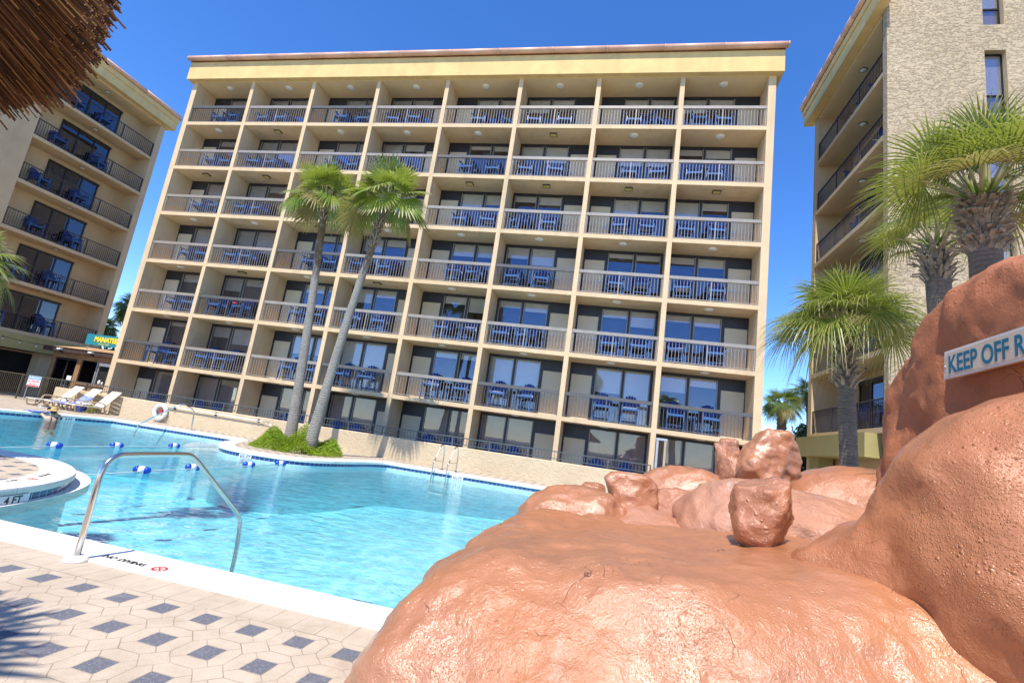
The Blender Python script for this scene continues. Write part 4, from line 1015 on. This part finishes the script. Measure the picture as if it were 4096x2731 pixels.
# palms that stand behind the photographer: only their shadows and window reflections show
for i,(bx,by,tx,ty,h,cr_d) in enumerate(((-12.9,4.6,-12.15,6.0,10.6,1.45),(-4.9,-1.2,-4.22,-.66,4.1,1.45),(-3.0,-7.0,-2.6,-7.0,8.6,1.9),(5.0,-5.0,5.3,-4.8,6.5,1.9))):
    fan_palm('palm_tree',['tall leaning palm on the island left of the photo, shading the pool','palm left of the viewer whose fronds shade the corner of the paving','tall palm behind the viewer, mirrored in the hotel windows','lower palm behind the viewer at right, mirrored in the hotel windows'][i],(bx,by,0),(tx,ty,h),.17,.13,cr_d,16 if i==0 else 34,30+i,M['frond'],M['trunk_grey'],20,droop=.5,nl=20)
# fern bed under the pair
def blades(name,mat,label,cat,fn,N,ln,seed,w=.02,seg=3):
    rd=random.Random(seed); b=MB()
    for i in range(N):
        p,o=fn(rd); L=ln*rd.uniform(.6,1.3); u=Vector(o).normalized(); sd=u.cross(Vector((rd.uniform(-1,1),rd.uniform(-1,1),rd.uniform(-.3,.3)))).normalized()
        prev=None
        for q in range(seg+1):
            t=q/seg; c=Vector(p)+u*L*t-Vector((0,0,1))*L*.55*t*t; hw=w*(1-.75*t)*(.5+t*1.2 if t<.4 else 1)
            idx=b.add([c-sd*hw,c+sd*hw])
            if prev is not None: b.face([prev,prev+1,idx+1,idx],[(0,t-1/seg),(1,t-1/seg),(1,t),(0,t)])
            prev=idx
    return tag(b.build(name,mat),label,cat)
BC=(-11.0,16.75)
def bedfn(rd):
    while 1:
        a=rd.uniform(0,2*pi); r=math.sqrt(rd.random())
        x=BC[0]+1.62*r*cos(a); y=BC[1]+1.3*r*sin(a)
        hgt=.78*(1-r*r)**.6*(.75+.35*sin(x*5.1+y*3)+.25*sin(x*2.3-y*4.1))
        hgt=max(.03,hgt)
        z=hgt*rd.uniform(.35,1.0)
        return (x,y,z),(cos(a)*(.3+r)+rd.uniform(-.6,.6),sin(a)*(.3+r)+rd.uniform(-.6,.6),rd.uniform(.3,1.3))
blades('fern_bush',M['fern'],'bright green feathery fern bush around the feet of the two tall palms','bush',bedfn,19000,.125,5,.014)
# tree and hedge in the gap
def leafball(name,label,base,h,rad,N,seed,mat,trunk=True,lobes=9,ls=.16,flat=1.0):
    rd=random.Random(seed); T=thing(name,label,'tree',base); B=Vector(base)
    if trunk:
        b=MB(); b.tube([B,B+Vector((.05,0,h*.3)),B+Vector((0,.1,h*.6))],[.22,.15,.07],10)
        for i in range(5):
            a=i*1.3; b.tube([B+Vector((0,0,h*.3)),B+Vector((cos(a)*rad*.5,sin(a)*rad*.5,h*.55)),B+Vector((cos(a)*rad*.8,sin(a)*rad*.8,h*.8))],[.10,.06,.02],6)
        b.build('trunk',M['bark'],T)
    b=MB(); ls_=[]
    for i in range(lobes):
        a=rd.uniform(0,2*pi); ls_.append((B+Vector((cos(a)*rad*rd.uniform(.1,.65),sin(a)*rad*rd.uniform(.1,.65),h*rd.uniform(.35,.92))),rad*rd.uniform(.3,.5)))
    for i in range(N):
        c,r=rd.choice(ls_); d=Vector((rd.gauss(0,1),rd.gauss(0,1),rd.gauss(0,1)*flat)).normalized(); p=c+d*r*rd.uniform(.55,1.1)
        u=Vector((rd.gauss(0,1),rd.gauss(0,1),rd.gauss(0,1))).normalized(); v=u.cross(d)
        if v.length<.1: continue
        v.normalize(); s=ls*rd.uniform(.6,1.3); idx=b.add([p-u*s,p+v*s*.45,p+u*s,p-v*s*.45]); b.face([idx,idx+1,idx+2,idx+3],[(0,0),(.5,.5),(1,1),(.5,.5)])
    b.build('crown',mat,T); return T
leafball('broadleaf_tree','dense dark green tree behind the right wing, low beside the gap',(10.9,31.2,-.3),4.7,1.5,5200,3,M['treeleaf'],lobes=14,ls=.13)
leafball('broadleaf_tree','dark green tree under the distant palm, left of the grid hotel',(-43.4,35.5,-.3),4.6,2.2,3500,4,M['treeleaf'],lobes=10)
b=MB()
blades('hedge',M['hedge'],'light green roadside hedge far behind the rocks in the right gap','hedge',lambda rd:((rd.uniform(2,22),38+rd.uniform(-.8,.8),rd.uniform(-.3,.95)),(rd.uniform(-1,1),rd.uniform(-1,.2),rd.uniform(0,1))),9000,.25,9,.05)
T=thing('guard_rail','galvanised roadside guard rail in front of the far hedge','guard rail',(10,36.3,-.3))
b=MB()
for z in (.62,.76): b.tube([(0,36.2,z),(24,36.2,z)],.06,8)
b.box(0,36.2,.60,24,36.23,.80); b.build('beam',M['galv'],T)
for x in range(1,24,3):
    b=MB(); b.box(x-.06,36.24,-.3,x+.06,36.36,.8); b.build('post',M['galv'],T)
# ------------------------------------------------------------------ cars in the gap
def car(name,label,loc,rz,paint):
    T=thing(name,label,'car',(0,0,0),'parked cars beyond the gap')
    prof=[(-2.2,.35),(-2.25,.75),(-2.1,.95),(-1.3,1.02),(-.75,1.45),(-.3,1.52),(.7,1.52),(1.45,1.08),(2.1,.98),(2.25,.7),(2.2,.35)]
    b=MB(); N=len(prof)
    lay=[(-.86,.93),(-.80,1.0),(.80,1.0),(.86,.93)]
    base=[b.add([(x*s if z<1.1 else x*s*.97,y*(1 if z<1.1 else .80),z if s==1.0 else .35+(z-.35)*.97) for x,z in prof]) for y,s in lay]
    for k in range(3):
        for i in range(N):
            j=(i+1)%N; b.face([base[k]+i,base[k]+j,base[k+1]+j,base[k+1]+i],sm=False)
    b.face([base[0]+i for i in range(N)][::-1]); b.face([base[3]+i for i in range(N)])
    b.build('body',paint,T,bevel=.05)
    b=MB()
    for s in (-1,1):
        q=[(-1.15,1.06),(-.72,1.40),(-.05,1.45),(-.05,1.06)]; q2=[(.03,1.06),(.03,1.45),(.68,1.44),(1.2,1.08)]
        for w in (q,q2):
            n=b.add([(x,s*(.855 if z<1.1 else .715),z) for x,z in w]); b.face([n,n+1,n+2,n+3])
    for q in ([(-1.29,1.05),(-.80,1.43)],[(1.42,1.12),(.76,1.49)]):
        n=b.add([(q[0][0]+.02*(1 if q[0][0]>0 else -1),-.68,q[0][1]+.02),(q[0][0]+.02*(1 if q[0][0]>0 else -1),.68,q[0][1]+.02),(q[1][0]+.02*(1 if q[0][0]>0 else -1),.58,q[1][1]+.02),(q[1][0]+.02*(1 if q[0][0]>0 else -1),-.58,q[1][1]+.02)]); b.face([n,n+1,n+2,n+3])
    b.build('window',M['glass_side'],T)
    for x in (-1.4,1.4):
        for s in (-1,1):
            b=MB(); b.lathe([(.2,-.1),(.31,-.1),(.33,-.06),(.33,.06),(.31,.1),(.2,.1)],(x,s*.80,.33),20,axis='y'); w=b.build('wheel',M['rubber'],T)
            b=MB(); b.lathe([(.0,-.105),(.2,-.09),(.2,.09),(.0,.105)],(x,s*.80,.33),16,axis='y'); b.build('rim',M['galv'],w)
    for s in (-1,1):
        b=MB(); b.box(2.16,s*.55-.15,.70,2.27,s*.55+.15,.84); b.build('headlight',M['signwhite'],T,bevel=.02)
        b=MB(); b.box(-2.27,s*.55-.15,.72,-2.18,s*.55+.15,.86); b.build('tail_light',M['red'],T,bevel=.02)
    T.location=loc; T.rotation_euler=(0,0,rz); return T
car('parked_car','white parked car partly showing in the gap beside the right wing',(8.35,27.6,-.31),R(-30),M['carwhite'])
car('parked_car','dark blue parked car just behind the white one in the gap',(11.2,30.2,-.3),R(-20),M['carblue'])
# ------------------------------------------------------------------ thatched umbrella
UC=(-1.88,-.18); UR=1.175; UZ=2.2
T=thing('thatch_umbrella','big reed thatch umbrella overhead at upper left, seen from below','umbrella',(UC[0],UC[1],0))
b=MB(); b.tube([(UC[0],UC[1],0),(UC[0],UC[1],3.15)],.06,14); b.build('pole',M['hoop'],T)
sl_=.62
def cz_(r): return UZ+(UR-r)*sl_
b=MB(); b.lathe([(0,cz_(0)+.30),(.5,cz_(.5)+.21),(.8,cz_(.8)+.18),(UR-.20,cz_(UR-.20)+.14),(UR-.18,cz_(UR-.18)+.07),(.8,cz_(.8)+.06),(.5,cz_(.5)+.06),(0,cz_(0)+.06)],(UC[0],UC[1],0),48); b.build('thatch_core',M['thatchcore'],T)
b=MB(); rd=random.Random(2)
for i in range(44000):
    # reeds are only dense on the side the camera can see, thinner elsewhere
    a=rd.uniform(-.45,2.2) if rd.random()<.85 else rd.uniform(-pi,pi)
    vis=-.45<a<2.35
    lay=rd.random()**1.4
    r1_=UR+rd.gauss(-.015,.012)-.26*rd.random()*(1-lay)**.7+(.03*rd.random() if rd.random()<.04 else 0)
    Lr=rd.uniform(.45,.85); r0_=max(.12,r1_-Lr)
    up=.012+lay*.17
    rr_=rd.uniform(.0016,.0026)
    da=rd.gauss(0,.018); aa=a+da; tz=rd.gauss(0,.012)
    p0=Vector((UC[0]+r0_*cos(a),UC[1]+r0_*sin(a),cz_(r0_)+up)); p1=Vector((UC[0]+r1_*cos(aa),UC[1]+r1_*sin(aa),cz_(r1_)+up+tz-.02))
    b.tube([p0,p1],rr_,4,cap=False)
    n_=len(b.v); b.face([n_-4,n_-3,n_-2,n_-1],mi=1)
b.build('reeds',[M['thatch'],M['reedend']],T)
b=MB(); hr=.95; b.tube([(UC[0]+hr*cos(R(t)),UC[1]+hr*sin(R(t)),cz_(hr)-.015) for t in range(0,361,8)],.016,8,cap=False); b.build('hoop',M['hoop'],T)
for i in range(8):
    a=i*pi/4+.2; b=MB(); b.tube([(UC[0],UC[1],cz_(0)-.02),(UC[0]+1.05*cos(a),UC[1]+1.05*sin(a),cz_(1.05)-.0)],.014,6)
    if i not in (1,): b.build('rib',M['hoop'],T)
# ------------------------------------------------------------------ numpy sculpting
def vnoise(P,scale,seed=0):
    Q=P*scale+seed*17.31; I=np.floor(Q).astype(np.int64); F=Q-I; F=F*F*F*(F*(F*6-15)+10)
    def h(x,y,z):
        n=(x*374761393+y*668265263+z*2147483647+seed*974711)&0x7fffffff
        n=((n^(n>>13))*1274126177)&0x7fffffff; n=n^(n>>16)
        return (n&0xffff)/32767.5-1
    o=0
    for dx in (0,1):
        for dy in (0,1):
            for dz in (0,1):
                w=np.abs(1-dx-F[:,0])*np.abs(1-dy-F[:,1])*np.abs(1-dz-F[:,2]); o=o+w*h(I[:,0]+dx,I[:,1]+dy,I[:,2]+dz)
    return o
def fbm(P,scale,oct=4,seed=0,gain=.5):
    o=0;a=1
    for i in range(oct): o=o+a*vnoise(P,scale*2**i,seed+i); a*=gain
    return o
def ell(P,c,r,p=2.3,rot=0):
    D=P-np.array(c)
    if rot: D=np.stack([D[:,0]*cos(rot)+D[:,1]*sin(rot),-D[:,0]*sin(rot)+D[:,1]*cos(rot),D[:,2]],1)
    q=(np.abs(D/np.array(r))**p).sum(1)**(1/p); return (q-1)*min(r)
def smin(a,b,k): h=np.clip(.5+.5*(b-a)/k,0,1); return b*(1-h)+a*h-k*h*(1-h)
def cone(P,a,b,ra,rb):
    a=np.array(a,float);b=np.array(b,float); t=np.clip(((P-a)@(b-a))/((b-a)@(b-a)),0,1); return np.linalg.norm(P-a-t[:,None]*(b-a),axis=1)-(ra+(rb-ra)*t)
def nets(sdf,lo,hi,h):
    lo=np.array(lo,float); n=np.ceil((np.array(hi)-lo)/h).astype(int)+1
    g=np.stack(np.meshgrid(*[np.arange(k) for k in n],indexing='ij'),-1).reshape(-1,3)
    V=np.empty(len(g))
    for s in range(0,len(g),400000): V[s:s+400000]=sdf(lo+g[s:s+400000]*h)
    V=V.reshape(n); ins=V<0
    m=n-1; acc=np.zeros((*m,3)); cnt=np.zeros(m)
    cs=[(0,0,0),(1,0,0),(0,1,0),(1,1,0),(0,0,1),(1,0,1),(0,1,1),(1,1,1)]
    def S(A,c): return A[c[0]:c[0]+m[0],c[1]:c[1]+m[1],c[2]:c[2]+m[2]]
    for a in range(8):
        for ax in range(3):
            c=list(cs[a])
            if c[ax]==1: continue
            d=list(c); d[ax]=1; va=S(V,c); vb=S(V,d); x=(va<0)!=(vb<0)
            t=np.where(x,va/np.where(x,va-vb,1),0); p=np.zeros((*m,3))
            for q in range(3): p[...,q]=c[q]
            p[...,ax]=t; acc+=p*x[...,None]; cnt+=x
    cell=cnt>0; idx=-np.ones(m,int); idx[cell]=np.arange(cell.sum())
    I=np.argwhere(cell); verts=lo+(I+acc[cell]/cnt[cell][:,None])*h
    faces=[]
    for ax in range(3):
        sl0=[slice(None)]*3; sl1=[slice(None)]*3; sl0[ax]=slice(0,-1); sl1[ax]=slice(1,None)
        a=ins[tuple(sl0)]; bb=ins[tuple(sl1)]; E=np.argwhere(a!=bb); u,v=(ax+1)%3,(ax+2)%3
        E=E[(E[:,u]>0)&(E[:,v]>0)&(E[:,u]<m[u])&(E[:,v]<m[v])]
        if not len(E): continue
        q=[]
        for du,dv in ((1,1),(0,1),(0,0),(1,0)):
            K=E.copy(); K[:,u]-=du; K[:,v]-=dv; q.append(idx[K[:,0],K[:,1],K[:,2]])
        q=np.stack(q,1); fl=~a[tuple(E.T)]; q[fl]=q[fl][:,::-1]; q=q[(q>=0).all(1)]; faces.append(q)
    return verts,np.concatenate(faces)
def npmesh(name,V,F,mat,parent=None):
    me=bpy.data.meshes.new(name); me.vertices.add(len(V)); me.vertices.foreach_set('co',np.asarray(V,np.float32).ravel())
    me.loops.add(len(F)*4); me.loops.foreach_set('vertex_index',F.astype(np.int32).ravel()); me.polygons.add(len(F))
    me.polygons.foreach_set('loop_start',np.arange(0,len(F)*4,4,dtype=np.int32)); me.update(); me.validate()
    me.polygons.foreach_set('use_smooth',np.ones(len(me.polygons),bool)); me.materials.append(mat)
    o=bpy.data.objects.new(name,me); C.objects.link(o)
    if parent: o.parent=parent
    return o
def rock(name,label,sdf,lo,hi,h,mat,cat='rock',disp=((1.6,.06,4),(7,.014,3)),seed=1):
    def f(P):
        d=sdf(P)
        for k,(s,a,o) in enumerate(disp): d=d-a*fbm(P,s,o,seed+k*9)
        return d
    V,F=nets(f,lo,hi,h)
    return tag(npmesh(name,V,F,mat),label,cat)
def boulder(c,r,seed,n=11,k=.10,flat=1.0):
    q=random.Random(seed); pl=[]
    for i in range(n):
        d=np.array([q.gauss(0,1),q.gauss(0,1),q.gauss(0,1)*.8]); d/=np.linalg.norm(d); pl.append((d,q.uniform(.74,.98)))
    c=np.array(c); r=np.array(r)
    def f(P):
        D=(P-c)/r; o=(np.abs(D)**3).sum(1)**(1/3)-1
        for d,w in pl: o=-smin(-o,-(D@d-w),k)
        return o*r.min()
    return f
# foreground formation
def f_main(P):
    x,y,z=P[:,0],P[:,1],P[:,2]
    smax=lambda a,b,k:-smin(-a,-b,k)
    d=ell(P,(.60,3.15,.15),(1.79,1.58,1.25),3.0)
    d=smax(d,z-(.985+.11*(np.clip(x,-.8,1.6)-.3)-.05*np.clip(2.6-y,0,1)),.18)
    d=smax(d,((z-.99)-(y-2.66)*1.2-.10*np.sin(x*2.6+.6)-.04*(x-.3))/1.6,.22)
    d=smax(d,((z-.80)-1.25*(x+.95)-.10*(y-2.6))/1.6,.30)
    d=smin(d,ell(P,(-.42,4.7,.35),(.55,.8,.56),2.2),.18)
    # ridges and hollows sculpted into the slope
    rg=np.sin(P[:,0]*2.1+P[:,2]*5.5+1.2*vnoise(P,1.4,3))
    d=d-.022*rg*np.clip((2.9-P[:,1])*2,0,1)
    return d
rock('foreground_rock','big glossy terracotta artificial rock slope filling the lower right foreground',f_main,(-1.5,1.3,-.1),(2.6,5.7,1.35),.024,M['rock'],disp=((1.3,.038,2),(4.2,.014,3),(14,.007,3)),seed=4)
def f_mound(P):
    d=ell(P,(2.62,2.92,1.26),(1.17,.86,.95),2.15)
    d=smin(d,ell(P,(2.25,3.5,.9),(.9,.7,.55),2.2),.3)
    d=smin(d,ell(P,(1.72,3.5,.80),(.62,.5,.42),2.2),.3)
    return d
rock('rock_mound','blistered terracotta rock mound at the right edge in front of the sign',f_mound,(1.0,1.5,.3),(4.0,4.9,2.5),.026,M['rock_mound'],disp=((1.5,.05,3),(6,.010,3)),seed=21)
def f_sign(P):
    sx=lambda a,b,k:-smin(-a,-b,k)
    d=ell(P,(3.40,3.72,2.25),(1.25,1.22,1.02),2.8); d=sx(d,2.30-P[:,0]+.015*np.sin(P[:,2]*4),.10)
    e=ell(P,(3.28,4.72,1.95),(1.10,.66,.82),2.6); e=sx(e,2.40-P[:,0],.12); d=smin(d,e,.07)
    e=ell(P,(3.3,4.0,.95),(1.2,1.3,1.22),3.4); e=sx(e,2.24-P[:,0]+.03*np.sin(P[:,1]*3),.12); d=smin(d,e,.06)
    return d
rock('sign_rock','tall dark terracotta rock at the right edge that carries the KEEP OFF sign',f_sign,(1.7,2.2,-.1),(4.6,6.0,3.6),.034,M['rock_dark'],disp=((1.4,.045,4),(7,.018,4)),seed=33)
# smaller lumps, each a mass of its own
rock('rock_lump','rounded terracotta rock lump beside the water, wet-looking patch in front',lambda P: smin(ell(P,(-.25,5.55,.55),(.66,.55,.55),2.3),ell(P,(-.02,4.55,.72),(.36,.40,.24),2.0),.10),(-1.1,3.9,-.05),(.7,6.4,1.3),.022,M['rock'],disp=((1.8,.05,3),(9,.014,3)),seed=41)
rock('rock_lump','flat faded terracotta rock shelf between the wet lump and the small boulders',lambda P: ell(P,(.9,6.0,.45),(1.5,1.3,.52),2.6),(-.8,4.5,-.05),(2.6,7.5,1.2),.035,M['rock_pale'],disp=((1.7,.05,3),(8,.015,3)),seed=43)
rock('rock_lump','pale worn terracotta rock hump with white scuffs under the large boulder',lambda P: smin(ell(P,(1.55,5.55,.75),(.85,.75,.66),2.4),ell(P,(2.35,5.3,.85),(.8,.7,.50),2.3),.25),(.5,4.4,-.05),(3.3,6.6,1.75),.03,M['rock_pale'],disp=((1.7,.05,3),(8,.016,3)),seed=45)
rock('rock_lump','long terracotta rock ridge behind the boulders, close to the low wall',lambda P: ell(P,(1.15,7.9,.55),(.78,.62,.92),2.7),(.1,7.0,-.05),(2.2,8.8,1.7),.035,M['rock'],disp=((1.7,.05,3),(8,.014,3)),seed=47)
rock('rock_lump','low terracotta rock block in front of the long ridge',lambda P: ell(P,(1.0,7.0,.75),(.48,.35,.42),3),(.3,6.4,.1),(1.7,7.6,1.4),.025,M['rock_orange'],disp=((2.2,.04,3),(9,.012,3)),seed=48)
rock('rock_lump','smooth glossy terracotta rock far back at the foot of the right wing palms',lambda P: ell(P,(3.2,7.3,.8),(1.15,.8,.95),2.2),(1.9,6.3,-.05),(4.5,8.3,1.95),.04,M['rock'],disp=((1.5,.05,3),(8,.010,3)),seed=49)
rock('boulder','orange terracotta boulder standing alone on the foreground slope',boulder((1.05,3.75,1.26),(.215,.21,.235),5,12,.09),(.75,3.4,.9),(1.36,4.1,1.6),.0105,M['rock_orange'],cat='boulder',disp=((3.5,.022,3),(14,.009,3)),seed=51)
rock('boulder','largest terracotta boulder crowning the pale hump beside the gap',boulder((1.84,6.5,1.66),(.36,.36,.36),9,12,.10),(1.35,6.0,1.1),(2.35,7.05,2.2),.017,M['rock'],cat='boulder',disp=((2.6,.045,3),(9,.016,3)),seed=53)
rock('boulder','upright terracotta boulder directly left of the largest boulder, upper one',boulder((1.50,7.0,1.64),(.18,.20,.23),12,10,.10),(1.2,6.6,1.3),(1.8,7.4,2.1),.015,M['rock_orange'],cat='boulder',disp=((3,.03,3),(10,.014,3)),seed=55)
rock('boulder','small terracotta boulder wedged below the upright one, left of the largest',boulder((1.50,6.62,1.47),(.16,.17,.20),15,10,.10),(1.2,6.3,1.15),(1.8,6.95,1.8),.013,M['rock_orange'],cat='boulder',disp=((3,.03,3),(10,.013,3)),seed=57)
rock('boulder','square terracotta boulder in the middle of the rocks, left of the long ridge',boulder((.29,6.0,1.09),(.29,.28,.24),18,11,.08),(-.1,5.6,.7),(.7,6.4,1.45),.014,M['rock'],cat='boulder',disp=((3,.03,3),(10,.012,3)),seed=59)
rock('boulder','smallest terracotta boulder peeking out left of the square one',boulder((-.10,6.45,1.02),(.15,.16,.14),22,9,.1),(-.35,6.2,.8),(.15,6.7,1.25),.012,M['rock_orange'],cat='boulder',disp=((3,.025,3),(10,.012,3)),seed=61)
# KEEP OFF sign on the rock face
T=thing('rock_sign','weathered linen-coloured board with teal lettering KEEP OFF ROCKS on the rock','sign',(2.2,3.3,2.4))
X=2.20
b=MB(); n=b.add([(X-.012,3.86,2.300),(X-.012,2.35,2.335),(X-.012,2.35,2.52),(X-.012,3.85,2.490),(X+.012,3.86,2.300),(X+.012,2.35,2.335),(X+.012,2.35,2.52),(X+.012,3.85,2.490)])
for q in ((0,1,2,3),(7,6,5,4),(0,4,5,1),(1,5,6,2),(2,6,7,3),(3,7,4,0)): b.face([n+i for i in q])
b.build('edge_strip',M['rockwhite'],T)
b=MB(); n=b.add([(X-.0145,3.84,2.316),(X-.0145,2.37,2.349),(X-.0145,2.37,2.503),(X-.0145,3.832,2.474)]); b.face([n,n+1,n+2,n+3]); b.build('board',M['linen'],T)
text('lettering','KEEP OFF ROCKS',.165,M['signteal'],T,(X-.0155,3.81,2.336),(0,-1,.021),(0,.0,1),.0006,'LEFT',.77,.004)
b=MB(); b.lathe([(0,-.006),(.009,-.005),(.011,0)],(X-.013,3.845,2.385),10,axis='x'); b.build('screw',M['galv'],T)
# ------------------------------------------------------------------ bather at the pool edge
PX,PY=-20.33,15.35
T=thing('person','person in the water leaning on the pool edge, wide straw hat, navy swimsuit','person',(0,0,0),None)
def body(P):
    d=cone(P,(.03,0,-.42),(.02,0,-.20),.15,.165)                     # trunk, facing -x
    d=smin(d,cone(P,(.02,-.10,-.12),(.02,.10,-.12),.115,.115),.08)
    d=smin(d,cone(P,(-.01,0,-.08),(-.03,0,.07),.058,.052),.05)     # neck
    d=smin(d,ell(P,(-.05,0,.16),(.098,.078,.118),2.0),.03)          # head
    d=smin(d,cone(P,(-.145,0,.15),(-.157,0,.135),.014,.012),.012)   # nose
    for s in (-1,1):
        d=smin(d,cone(P,(.02,s*.17,-.12),(-.20,s*.27,.02),.055,.043),.05)   # upper arm
        d=smin(d,cone(P,(-.20,s*.27,.02),(-.36,s*.07,.13),.042,.028),.02)   # forearm
        d=smin(d,ell(P,(-.385,s*.055,.155),(.036,.022,.046),2.2),.012)
        for k in range(4): d=smin(d,cone(P,(-.385-.012*k,s*.058,.185-.02*k),(-.405-.012*k,s*.028,.195-.02*k),.0095,.008),.006)
        d=smin(d,cone(P,(-.372,s*.05,.185),(-.380,s*.022,.205),.0105,.009),.006)
        d=smin(d,ell(P,(-.045,s*.082,.15),(.022,.012,.03),2),.008)
        d=smin(d,cone(P,(.03,s*.09,-.42),(-.10,s*.12,-.62),.085,.06),.05)   # thigh
        d=smin(d,cone(P,(-.10,s*.12,-.62),(.24,s*.10,-.70),.058,.038),.03)
    return d
V,F=nets(body,(-.47,-.36,-.85),(.34,.36,.32),.0105); npmesh('body',V,F,M['skin'],T)
V,F=nets(lambda P:np.maximum(ell(P,(-.035,0,.165),(.108,.092,.128),2.0),-(P[:,0]+.075+.25*(P[:,2]-.10))),(-.2,-.12,.0),(.1,.12,.32),.011); npmesh('hair',V,F,M['bark'],T)
b=MB(); b.lathe([(.238,.205),(.232,.222),(.17,.232),(.115,.236),(.110,.27),(.100,.325),(.075,.352),(.0,.358)],(-.045,0,0),32); b.lathe([(.0,.22),(.17,.212),(.238,.205)],(-.045,0,0),32)
for i,p in enumerate(b.v):
    x,y,z=p; r=math.hypot(x+.045,y); b.v[i]=(x,y,z+(.05*(y*y)-.10*x*x if r>.13 else 0)-.02+.03*(x))
hat=b.build('hat',M['straw'],T)
b=MB(); b.lathe([(.1125,.225),(.112,.26)],(-.045,0,-.012),32); b.build('hat_band',M['hatband'],T)
def suit(P):
    d=np.maximum(body(P)-.006,-(body(P)-.001)); up=P[:,2]
    st=np.minimum(np.abs(np.abs(P[:,1])-.085+.0*up)-.016,np.maximum(up+.235,-1))
    return np.maximum(np.maximum(d,st),np.maximum(up+.02,-(up+.8)))
V,F=nets(lambda P:np.maximum(np.maximum(body(P)-.007,np.minimum(np.abs(np.abs(P[:,1])-.085)-.018,P[:,2]+.20)),np.maximum(P[:,2]+.03,-.50-P[:,2])),(-.30,-.3,-.62),(.28,.3,0.0),.0105); npmesh('swimsuit',V,F,M['navycloth'],T)
T.location=(PX,PY,-.05); T.rotation_euler=(0,0,-.27)
ph=thing('phone','dark tablet held up by the person in the straw hat','phone',(PX,PY,-.05)); ph.rotation_euler=(0,0,-.27); OFF[ph.name]=(0,0,0)
b=MB(); b.box(-.425,-.09,.16,-.413,.09,.285); b.build('case',M['signwhite'],ph,bevel=.004)
b=MB(); b.box(-.4125,-.08,.168,-.4115,.08,.277); b.build('screen',M['glass_side'],ph)
b=MB(); b.box(-.4129,-.081,.167,-.4127,.081,.278); b.build('screen_backing',M['void'],ph)
cloth('towel',M['towel'],16,10,lambda u,v:(PX-.85+.5*u+.1*sin(5*v),PY-.45+v*.95,.03+.035*abs(sin(7*u+5*v))),'crumpled blue towel on the coping by the person in the straw hat')
